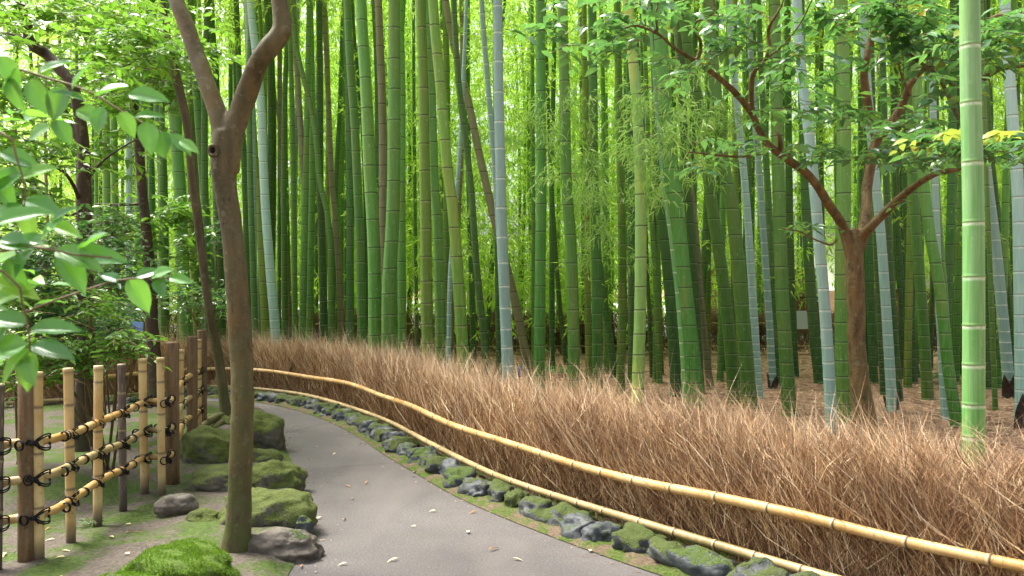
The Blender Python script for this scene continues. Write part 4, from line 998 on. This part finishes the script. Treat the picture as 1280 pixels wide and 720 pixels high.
# --- tree with orange brown bark, right
t5 = empty('leafy_tree', G(1084, 556)); tag(t5, 'orange brown tree with dark glossy leaves spreading over the grove at right', 'tree')
d5 = 9.0
mb = MB(); limb_tubes(mb, [
 ([(1086, 566, d5), (1082, 530, d5), (1075, 480, d5), (1071, 430, d5), (1070, 380, d5), (1069, 335, d5), (1068, 310, d5), (1070, 285, d5)], [42, 29, 24, 22, 22, 22, 19, 9]),
 ([(1064, 320, d5), (1056, 290, d5), (1046, 270, 8.9), (1036, 256, 8.8), (1020, 230, 8.6), (1004, 213, 8.5), (990, 203, 8.4), (972, 190, 8.3), (960, 180, 8.2), (950, 165, 8.1), (940, 143, 8.0), (920, 117, 7.8), (893, 93, 7.6), (870, 77, 7.4), (843, 60, 7.2), (823, 43, 7.0), (793, 32, 6.8), (770, 42, 6.6), (745, 48, 6.5)], [14, 13, 12, 12, 11, 11, 11, 10, 9, 9, 8, 8, 7, 7, 5, 4, 4, 3, 2]),
 ([(1070, 330, d5), (1076, 300, d5), (1088, 284, 8.9), (1106, 266, 8.8), (1130, 243, 8.5), (1150, 228, 8.3), (1170, 217, 8.1), (1200, 210, 7.8), (1222, 196, 7.5)], [15, 14, 12, 11, 10, 9, 8, 7, 5]),
 ([(1074, 310, d5), (1082, 270, 9.1), (1083, 240, 9.2), (1088, 207, 9.2), (1097, 173, 9.2), (1107, 163, 9.1), (1127, 133, 9.0), (1137, 107, 8.9), (1150, 90, 8.8), (1160, 84, 8.7), (1176, 72, 8.6)], [16, 14, 13, 13, 14, 11, 11, 9, 8, 6, 4]),
 ([(1097, 178, 9.2), (1088, 150, 9.2), (1085, 133, 9.2), (1080, 97, 9.1), (1084, 70, 9.0), (1088, 53, 9.0), (1095, 30, 8.9), (1098, 0, 8.8), (1100, -50, 8.8)], [12, 11, 11, 10, 9, 9, 8, 6, 4]),
 ([(940, 140, 8.0), (939, 115, 7.9), (942, 90, 7.8), (955, 78, 7.7), (962, 60, 7.6), (960, 45, 7.6), (963, 30, 7.5), (977, 7, 7.4), (985, -30, 7.3)], [8, 7, 7, 6, 6, 5, 5, 4, 3]),
 ([(872, 76, 7.4), (876, 55, 7.3), (868, 30, 7.2), (884, 22, 7.1), (893, 12, 7.1), (890, -20, 7.1)], [6, 5, 5, 4, 4, 3]),
 ([(822, 44, 7.0), (820, 20, 6.9), (822, 0, 6.9), (815, -30, 6.8)], [4, 4, 3, 2])], 12, 31)
o = mb.build('trunk', M['bark5'], t5); place_world(o, t5); remesh(o, .014, 1)
mb = MB(); limb_tubes(mb, [
 ([(976, 190, 8.3), (974, 170, 8.2), (970, 165, 8.2)], [7, 5, 3]), ([(950, 192, 8.2), (925, 196, 8.0), (890, 193, 7.8), (860, 190, 7.7)], [4, 3, 3, 2]),
 ([(1190, 130, 8.0), (1227, 100, 7.8), (1245, 88, 7.6), (1256, 84, 7.5), (1290, 80, 7.4)], [7, 8, 8, 7, 6]), ([(1222, 34, 7.6), (1240, 22, 7.5), (1256, 18, 7.4), (1275, 26, 7.3), (1300, 40, 7.3)], [3, 4, 4, 4, 3]),
 ([(1095, 32, 8.9), (1130, 62, 8.4), (1160, 85, 8.0), (1200, 112, 7.6), (1225, 128, 7.4)], [4, 4, 4, 3, 3]), ([(1138, 120, 8.9), (1126, 90, 8.8), (1122, 65, 8.6), (1120, 30, 8.4)], [4, 3, 3, 2]),
 ([(1222, 196, 7.5), (1190, 130, 8.0), (1176, 100, 8.2)], [6, 6, 5]), ([(1045, 300, 8.9), (1038, 306, 8.7), (1020, 300, 8.5), (1000, 290, 8.4), (975, 285, 8.3)], [4, 3, 2, 2, 1.5]),
 ([(962, 70, 7.6), (980, 55, 7.4), (1000, 30, 7.2), (1015, 0, 7.0)], [3, 2, 2, 2]), ([(1120, 250, 8.6), (1128, 250, 8.5), (1140, 252, 8.4)], [3, 2, 1.5])], 6, 40)
o = mb.build('branch', M['bark5'], t5); place_world(o, t5)
cs = [C3(770, 45, 6.8, 46, 14, .3, 24), C3(690, 30, 6.7, 34, 16, .3, 12), C3(740, 70, 6.6, 40, 10, .3, 9), C3(800, 15, 6.8, 60, 14, .3, 22), C3(870, 15, 7.2, 50, 14, .3, 16), C3(900, 58, 7.4, 34, 18, .3, 20), C3(930, 25, 7.4, 34, 18, .3, 14), C3(868, 90, 7.3, 22, 14, .2, 8), C3(985, 72, 7.4, 26, 10, .2, 9), C3(1010, 75, 7.5, 26, 10, .2, 8), C3(1020, 30, 7.6, 40, 20, .3, 22), C3(960, 110, 7.8, 36, 22, .3, 12), C3(935, 85, 7.6, 24, 12, .3, 7),
      C3(1080, 15, 8.2, 40, 18, .4, 32), C3(1150, 20, 8.0, 50, 22, .4, 50), C3(1170, 60, 8.0, 40, 24, .4, 46), C3(1115, 60, 8.4, 40, 24, .3, 26), C3(1220, 60, 6.6, 44, 18, .3, 22), C3(1265, 30, 6.6, 30, 22, .3, 20), C3(1255, 75, 6.4, 30, 14, .3, 14), C3(1190, 110, 7.6, 30, 20, .3, 20),
      C3(1020, 140, 8.2, 46, 10, .35, 22), C3(1070, 150, 8.4, 36, 12, .3, 14), C3(960, 150, 8.0, 40, 8, .3, 8), C3(1040, 195, 8.2, 46, 9, .35, 18), C3(920, 188, 7.8, 50, 7, .35, 16), C3(880, 215, 7.9, 20, 7, .2, 5), C3(1085, 200, 8.2, 34, 12, .3, 14),
      C3(1150, 175, 7.0, 40, 14, .3, 34), C3(1200, 190, 6.6, 44, 13, .3, 34), C3(1255, 190, 6.4, 34, 12, .3, 20), C3(1130, 155, 7.6, 34, 12, .3, 18), C3(1155, 205, 7.2, 30, 7, .3, 10),
      C3(1000, 288, 8.4, 24, 9, .2, 7), C3(1142, 256, 8.4, 12, 6, .1, 2), C3(840, 70, 7.0, 20, 10, .2, 5), C3(1040, 100, 8.2, 26, 20, .3, 9)]
fm, tw = twig_foliage('cleaf', cs, .135, .062, 'broad', (5, 9), (.2, .38), dens=.62); o = put('foliage', fm, t5); place_world(o, t5)
tw.build('twig', M['bark5'], t5).location = -Vector(t5.location)
cs = [C3(1135, 178, 6.6, 12, 8, .1, 2), C3(1192, 172, 6.0, 16, 6, .1, 3), C3(1250, 170, 5.8, 12, 6, .1, 3), C3(1150, 12, 7.6, 16, 6, .1, 2), C3(1262, 52, 6.4, 10, 6, .1, 2)]
fm, tw = twig_foliage('yleaf', cs, .12, .06, 'broad', (4, 6), (.12, .2)); o = put('young_foliage', fm, t5); place_world(o, t5)

# ------------------------------------------------------------------ things beyond the grove
br = new_mat('brick'); t = NT(br[1]); bk = t.n('ShaderNodeTexBrick'); t.l(t.scale(t.obj(), (1, 1, 1)), bk.inputs[0])
mp = t.n('ShaderNodeCombineXYZ'); sx = t.n('ShaderNodeSeparateXYZ'); t.l(t.obj(), sx.inputs[0]); t.l(sx.outputs[0], mp.inputs[0]); t.l(sx.outputs[2], mp.inputs[1]); t.l(mp.outputs[0], bk.inputs[0])
bk.inputs['Scale'].default_value = 4; bk.inputs['Color1'].default_value = (.33, .15, .11, 1); bk.inputs['Color2'].default_value = (.25, .12, .09, 1); bk.inputs['Mortar'].default_value = (.4, .36, .32, 1)
pbsdf(t, br[2], bk.outputs[0], .85, .2)
mb = MB(); c = P(950, 360, 31); mb.box((0, 0, 1.1), (4.2, .3, 2.2)); mb.box((0, -.02, 2.24), (4.3, .4, .08))
o = mb.build('brick_wall', br[0], None, False); o.location = (c.x, 31, 0); tag(o, 'low red brick wall glimpsed between culms beyond the grove', 'wall')
mb = MB()
for i in range(9): mb.box((-2+i*.5, 0, .95), (.47, .2, 1.9))
for k in range(6): mb.box((0, -.11, .3+k*.3), (4.3, .03, .03))
o = mb.build('stone_wall', simple('pale_block', (.5, .48, .44), .85, .2, .12, 2), None, False); o.location = (P(648, 0, 30).x, 30, 0); tag(o, 'pale block wall glimpsed right of the white culm beyond the grove', 'wall')
h = empty('wooden_house', (P(1190, 0, 34).x, 35, 0)); tag(h, 'timber house with white plaster panels beyond the right side of the grove', 'house')
wh = simple('white_plaster', (.75, .74, .7), .8, .2, .05, 2); tb = simple('dark_timber', (.07, .045, .03), .7, .3, .3, 6); bw = simple('brown_boards', (.22, .11, .06), .7, .3, .2, 6)
mb = MB(); mb.box((0, 0, 2.55), (9, 5, 2.1)); mb.build('upper_wall', wh, h, False)
mb = MB(); mb.box((0, 0, .75), (9.02, 5.02, 1.5)); mb.build('lower_wall', bw, h, False)
mb = MB()
for x in np.linspace(-4.45, 4.45, 9): mb.box((x, -2.53, 2.55), (.14, .1, 2.1))
for z in (1.5, 2.2, 3.6): mb.box((0, -2.56, z), (9.1, .12, .13))
mb.build('beam', tb, h, False)
mb = MB(); mb.add([(-5.2, -3.6, 3.45), (5.2, -3.6, 3.45), (5.2, 0, 5.2), (-5.2, 0, 5.2), (-5.2, 3.6, 3.45), (5.2, 3.6, 3.45), (-5.2, -3.6, 3.3), (5.2, -3.6, 3.3), (-5.2, 3.6, 3.3), (5.2, 3.6, 3.3)], [(0, 1, 2, 3), (3, 2, 5, 4), (6, 7, 1, 0), (4, 5, 9, 8), (6, 0, 3, 4, 8), (1, 7, 9, 5, 2), (6, 8, 9, 7)])
mb.build('roof', simple('roof_tile', (.09, .09, .1), .6, .3, .3, 5), h, False)
bn = empty('banner', (P(1163, 0, 26).x, 26, 0)); tag(bn, 'narrow orange banner on a pole between the culms at right', 'banner')
mb = MB(); mb.tube([(0, 0, 0), (0, 0, 2.3)], .025, 8); mb.build('pole', tb, bn)
mb = MB()
V = [(.03+.42*(i/4), .03*math.sin(i*1.3+j), .55+1.6*j/8) for j in range(9) for i in range(5)]; mb.add(V, [(j*5+i, j*5+i+1, j*5+i+6, j*5+i+5) for j in range(8) for i in range(4)])
bo = mb.build('cloth', simple('orange_cloth', (.75, .30, .03), .8, .2, .15, 4), bn); bo.modifiers.new('thick', 'SOLIDIFY').thickness = .008
kb = empty('notice_board', (P(1003, 0, 20.6).x, 20.6, 0)); tag(kb, 'small brown wooden notice board with a pale sheet beyond the culms', 'notice board')
mb = MB(); mb.box((-.34, 0, .6), (.07, .07, 1.2)); mb.box((.34, 0, .6), (.07, .07, 1.2)); mb.build('post', bw, kb, False)
mb = MB(); mb.box((0, 0, .98), (.8, .05, .72)); mb.build('board', bw, kb, False)
mb = MB(); mb.box((0, -.002, 1.38), (.9, .16, .05)); mb.build('cap', tb, kb, False)
mb = MB(); mb.box((.02, -.035, .86), (.4, .008, .42)); mb.build('paper', simple('pale_sheet', (.6, .66, .75), .6, .3, .04, 3), kb, False)
# blue board on the pale culm at left
bb = empty('blue_board', (P(172, 0, 13.9).x, 13.9, 0)); tag(bb, 'small light blue board on a thin stake behind the brushwood at left', 'sign')
mb = MB(); mb.box((0, 0, 1.0), (.17, .03, .14), (0, .1, .1)); mb.build('board', simple('light_blue_plastic', (.2, .36, .75), .45, .4, .08, 20), bb, False)
mb = MB(); mb.tube([(0, .03, -.01), (0, .03, .98)], .012, 6); mb.build('stake', tb, bb)
# small blue and white bag
bgp = G(650, 478); bgo = empty('bag', bgp); tag(bgo, 'small blue and white bag standing at the foot of the leaning culm', 'bag')
mb = MB()
prof = [(0, .05, 0), (.03, .075, 0), (.10, .085, 0), (.2, .07, 0), (.26, .05, 0), (.3, .02, 0)]
V = []; n = 14
for z, r, _ in prof:
    for k2 in range(n): a = k2/n*6.283; V.append((math.cos(a)*r*(1+.12*math.sin(3*a+z*20)), math.sin(a)*r*.8, z+.1))
mb.add(V, [(i*n+k2, i*n+(k2+1) % n, (i+1)*n+(k2+1) % n, (i+1)*n+k2) for i in range(5) for k2 in range(n)]+[tuple(range(5*n, 6*n))])
mb.build('sack', simple('blue_cloth', (.06, .14, .32), .7, .3, .3, 20), bgo)
mb = MB(); mb.tube([(0, 0, .075), (0, 0, .115)], [.075, .088], 14); mb.build('band', wh, bgo)
mb = MB(); mb.tube([(0, 0, -.01), (0, 0, .078)], [.06, .07], 12); mb.build('base', simple('black_base', (.02, .02, .022), .6, .3), bgo); bgo.scale = (.6, .6, .75)

# distant person behind the far fence
def person(loc, rz):
    pe = empty('person', loc, rz); tag(pe, 'person in a blue jacket glimpsed in front of the brick wall', 'person')
    H = 1.38; s = H/1.75
    J = {'pel': (0, 0, .95), 'bel': (0, .0, 1.1), 'che': (0, .01, 1.33), 'nck': (0, 0, 1.5), 'hd0': (0, -.01, 1.6), 'hd1': (0, -.02, 1.70),
         'shl': (.19, 0, 1.43), 'ell': (.25, .02, 1.15), 'hal': (.16, -.22, 1.10), 'shr': (-.19, 0, 1.43), 'elr': (-.25, .02, 1.15), 'har': (-.15, -.2, 1.14),
         'hil': (.1, 0, .9), 'knl': (.11, -.02, .5), 'anl': (.11, 0, .08), 'tol': (.12, -.16, .03), 'hir': (-.1, 0, .9), 'knr': (-.11, -.02, .5), 'anr': (-.11, 0, .08), 'tor': (-.12, -.16, .03)}
    E = [('pel', 'bel'), ('bel', 'che'), ('che', 'nck'), ('nck', 'hd0'), ('hd0', 'hd1'), ('che', 'shl'), ('shl', 'ell'), ('ell', 'hal'), ('che', 'shr'), ('shr', 'elr'), ('elr', 'har'), ('pel', 'hil'), ('hil', 'knl'), ('knl', 'anl'), ('anl', 'tol'), ('pel', 'hir'), ('hir', 'knr'), ('knr', 'anr'), ('anr', 'tor')]
    Rr = {'pel': .14, 'bel': .13, 'che': .15, 'nck': .055, 'hd0': .085, 'hd1': .075, 'shl': .065, 'ell': .045, 'hal': .035, 'shr': .065, 'elr': .045, 'har': .035, 'hil': .085, 'knl': .06, 'anl': .042, 'tol': .035, 'hir': .085, 'knr': .06, 'anr': .042, 'tor': .035}
    def mk(name, keys, inf, mat, root):
        me_ks = [k for k in J if k in keys]; me = bpy.data.meshes.new(name)
        bmm = bmesh.new(); lay = bmm.verts.layers.skin.verify(); vs = [bmm.verts.new(tuple(c*s for c in J[k])) for k in me_ks]
        for a, b in E:
            if a in keys and b in keys: bmm.edges.new((vs[me_ks.index(a)], vs[me_ks.index(b)]))
        for v, k in zip(vs, me_ks): v[lay].radius = (Rr[k]*s*inf,)*2; v[lay].use_root = (k == root)
        bmm.to_mesh(me); bmm.free(); o = put(name, me, pe); o.modifiers.new('skin', 'SKIN'); o.modifiers.new('sub', 'SUBSURF').render_levels = 2
        me.materials.append(mat); return o
    skin_ = simple('skin', (.45, .27, .19), .5, .4, .05, 5)
    mk('body', set(J), 1, skin_, 'pel')
    mk('jacket', {'bel', 'che', 'shl', 'ell', 'shr', 'elr', 'pel'}, 1.13, simple('blue_jacket', (.03, .07, .38), .7, .3, .2, 8), 'che')
    mk('trousers', {'pel', 'hil', 'knl', 'anl', 'hir', 'knr', 'anr'}, 1.1, simple('dark_trousers', (.03, .03, .04), .8, .2), 'pel')
    hb = rock_mesh('hair', (.085*s, .095*s, .09*s), 3, simple('black_hair', (.02, .016, .014), .6, .3), 3, .06)
    o = put('hair', hb, pe); o.location = (0, .012*s, 1.70*s)
person((P(942, 0, 25).x, 25, 0), .4)

# fern-like low plant and ground debris
def fern(label, c, n, L, seedx=0):
    e_ = empty('low_plant', c); tag(e_, label, 'plant')
    pos = []; D = []; N = []; LL = []; stm = MB()
    for i in range(n):
        a = i/n*6.283+rnd.uniform(-.2, .2); q = [Vector((0, 0, 0)), Vector((math.cos(a)*L*.5, math.sin(a)*L*.5, L*.35)), Vector((math.cos(a)*L, math.sin(a)*L, L*.25))]
        q = spline(q, L/9); stm.tube(q, .003, 4)
        for j in range(3, len(q)):
            for sg in (-1, 1):
                pos.append(list(q[j])); D.append([math.cos(a+sg*1.1), math.sin(a+sg*1.1), -.1]); N.append([0, 0, 1]); LL.append(L*.3*(1-.6*j/len(q)))
    LL = np.array(LL); V, Fs = leaves_geo(np.array(pos), np.array(D), np.array(N), LL, LL*.3, 'broad'); put('frond', mesh_np('frond', V, Fs, M['cleaf'], True), e_); stm.build('stem', M['twig'], e_)
fern('fern like low plant on the litter right of the first green culm', G(698, 470), 10, .45)
fern('small leafy plant on the mossy soil beside the stakes', G(112, 656, .03), 7, .10)
fern('small leafy plant on the litter near the pair right of the tree', G(1178, 478), 9, .4)

# mulch stalks / leaf litter on the grove floor
n = 26000
d = 5.0+ru(0, 1, n)**1.1*16; px = ru(560, 1480, n); x = (px-640)/F*d
fa = np.array([[p.x, p.y] for p in FL]); fn = np.array([[p.x, p.y] for p in FN]); dd_ = ((np.stack([x, d], 1)[:, None]-fa[None, ::3])**2).sum(2).argmin(1)*3
keep = ((np.stack([x, d], 1)-fa[dd_])*fn[dd_]).sum(1) > .25
x, d = x[keep], d[keep]; n = len(x)
pos = np.stack([x, d, ru(-.005, .02, n)], 1); a = ru(0, 6.283, n)
D = np.stack([np.cos(a), np.sin(a)*.6, ru(-.12, .12, n)], 1); N = np.stack([NP.normal(0, .2, n), NP.normal(0, .2, n), np.ones(n)], 1)
V, Fs = leaves_geo(pos, D, N, ru(.08, .2, n), ru(.008, .024, n), 'bamboo')
lm = leaf_mat('dry_litter', [(0, (.16, .09, .06)), (.5, (.42, .28, .19)), (1, (.66, .52, .38))], (.3, .2, .1), .1, .8, .2)
tag(put('leaf_litter', mesh_np('leaf_litter', V, Fs, lm, False)), kind='stuff')
# moss tufts and soil bits on the bed
n = 26000
x = ru(-4.6, -1.2, n); y = ru(4.2, 9, n)
zz = np.array([bed_z(a_, b_) for a_, b_ in zip(x, y)]); keep = np.array([noise.noise(Vector((a_*1.6, b_*1.6, 3))) > .02 and a_ < -1.25-(b_-4.9)*.22-.25 for a_, b_ in zip(x, y)])
x, y, zz = x[keep], y[keep], zz[keep]; n = len(x)
D = np.stack([NP.normal(0, .5, n), NP.normal(0, .5, n), np.ones(n)], 1); N = unit(n)
V, Fs = leaves_geo(np.stack([x, y, zz-.002], 1), D, N, ru(.008, .02, n), ru(.002, .004, n), 'bamboo')
tag(put('moss', mesh_np('moss', V, Fs, leaf_mat('moss_blades', [(0, (.05, .09, .015)), (1, (.13, .24, .03))], (.15, .3, .02), .3, .8, .2), False)), kind='stuff')
for nm, cnt_ in (('vivid', 9000), ('low mossy hump in', 5000)):
    ro = [q for q in bpy.data.objects if q.get('label', '').startswith(nm)][0]; me_ = ro.data
    co_ = np.zeros(len(me_.vertices)*3, np.float32); me_.vertices.foreach_get('co', co_); co_ = co_.reshape(-1, 3)
    no_ = np.zeros(len(me_.vertices)*3, np.float32); me_.vertices.foreach_get('normal', no_); no_ = no_.reshape(-1, 3)
    ok = np.where((no_[:, 2] > .1) & (np.sin(co_[:, 0]*31+co_[:, 1]*17)+np.sin(co_[:, 1]*43) > -.6))[0]; ix = ok[NP.integers(0, len(ok), cnt_)]
    dv = no_[ix]+unit(cnt_)*.6; ps = co_[ix]+unit(cnt_)*.006
    V, Fs = leaves_geo(ps, dv, unit(cnt_), ru(.008, .018, cnt_), ru(.0025, .005, cnt_), 'bamboo')
    tag(put('moss', mesh_np('moss', V, Fs, leaf_mat('vivid_moss_blades', [(0, (.05, .10, .01)), (.6, (.14, .25, .02)), (1, (.26, .38, .04))], (.2, .4, .02), .3, .8, .2), False), ro), kind='stuff')
# specks of litter along the path edges
q1 = np.array([[p.x, p.y] for p in outer]); q2 = np.array([[p.x, p.y] for p in inner if p.y > 3])
n = 900; sel = q1[NP.integers(0, len(q1), n)]-np.abs(NP.normal(0, .16, (n, 1)))*np.array([[.5, .3]]); sel2 = q2[NP.integers(0, len(q2), 400)]+np.abs(NP.normal(0, .12, (400, 1)))*np.array([[1, 0.]])
pxy = np.concatenate([sel, sel2]); n = len(pxy); a = ru(0, 6.283, n)
V, Fs = leaves_geo(np.column_stack([pxy, np.full(n, .006)]), np.stack([np.cos(a), np.sin(a), ru(0, .15, n)], 1), np.array([[0, 0, 1.]])+NP.normal(0, .2, (n, 3)), ru(.012, .045, n), ru(.004, .01, n), 'bamboo')
tag(put('path_litter', mesh_np('path_litter', V, Fs, lm, False)), kind='stuff')
# dead leaves lying on the path
FLV = [(430, 608), (345, 560), (516, 592), (487, 557), (440, 626), (402, 648), (383, 660), (366, 640), (428, 652), (392, 667), (352, 590), (378, 604), (460, 603), (498, 700), (545, 640), (585, 668), (610, 690), (640, 700), (738, 692), (708, 668), (470, 545), (448, 556), (420, 568), (396, 560), (376, 712), (560, 602), (434, 706), (520, 660), (596, 640), (380, 632)]
lf = []
for k in range(4):
    V, Fs = leaves_geo(np.zeros((1, 3)), np.array([[1., 0, .03]]), np.array([[.1, .1, 1.]]), np.array([.085-.012*k]), np.array([.014+.004*k]), 'bamboo_near'); lf.append(mesh_np('fallen_leaf', V, Fs, simple('dry_leaf_%s' % 'abcd'[k] if False else 'dry_leaf', (.62, .5, .3) if k else (.42, .24, .1), .7, .2, .15), False))
for k, (px_, py_) in enumerate(FLV):
    p = G(px_, py_); o = put('fallen_leaf', lf[k % 4]); o.location = (p.x, p.y, .014); o.rotation_euler = (rnd.uniform(-.1, .1), rnd.uniform(-.05, .1), rnd.uniform(0, 6.28)); s_ = rnd.uniform(.7, 1.2); o.scale = (s_, s_, s_)
    tag(o, 'small dry pale bamboo leaf lying on the grey path', 'leaf', 'fallen leaves on the path')
for k in range(14):
    p = Vector((rnd.uniform(-3.2, -1.9), rnd.uniform(4.6, 6), 0)); o = put('fallen_leaf', lf[k % 4]); o.location = (p.x, p.y, bed_z(p.x, p.y)+.012); o.rotation_euler.z = rnd.uniform(0, 6.28)
    tag(o, 'small dry pale bamboo leaf lying on the mossy soil', 'leaf', 'fallen leaves on the soil bed')
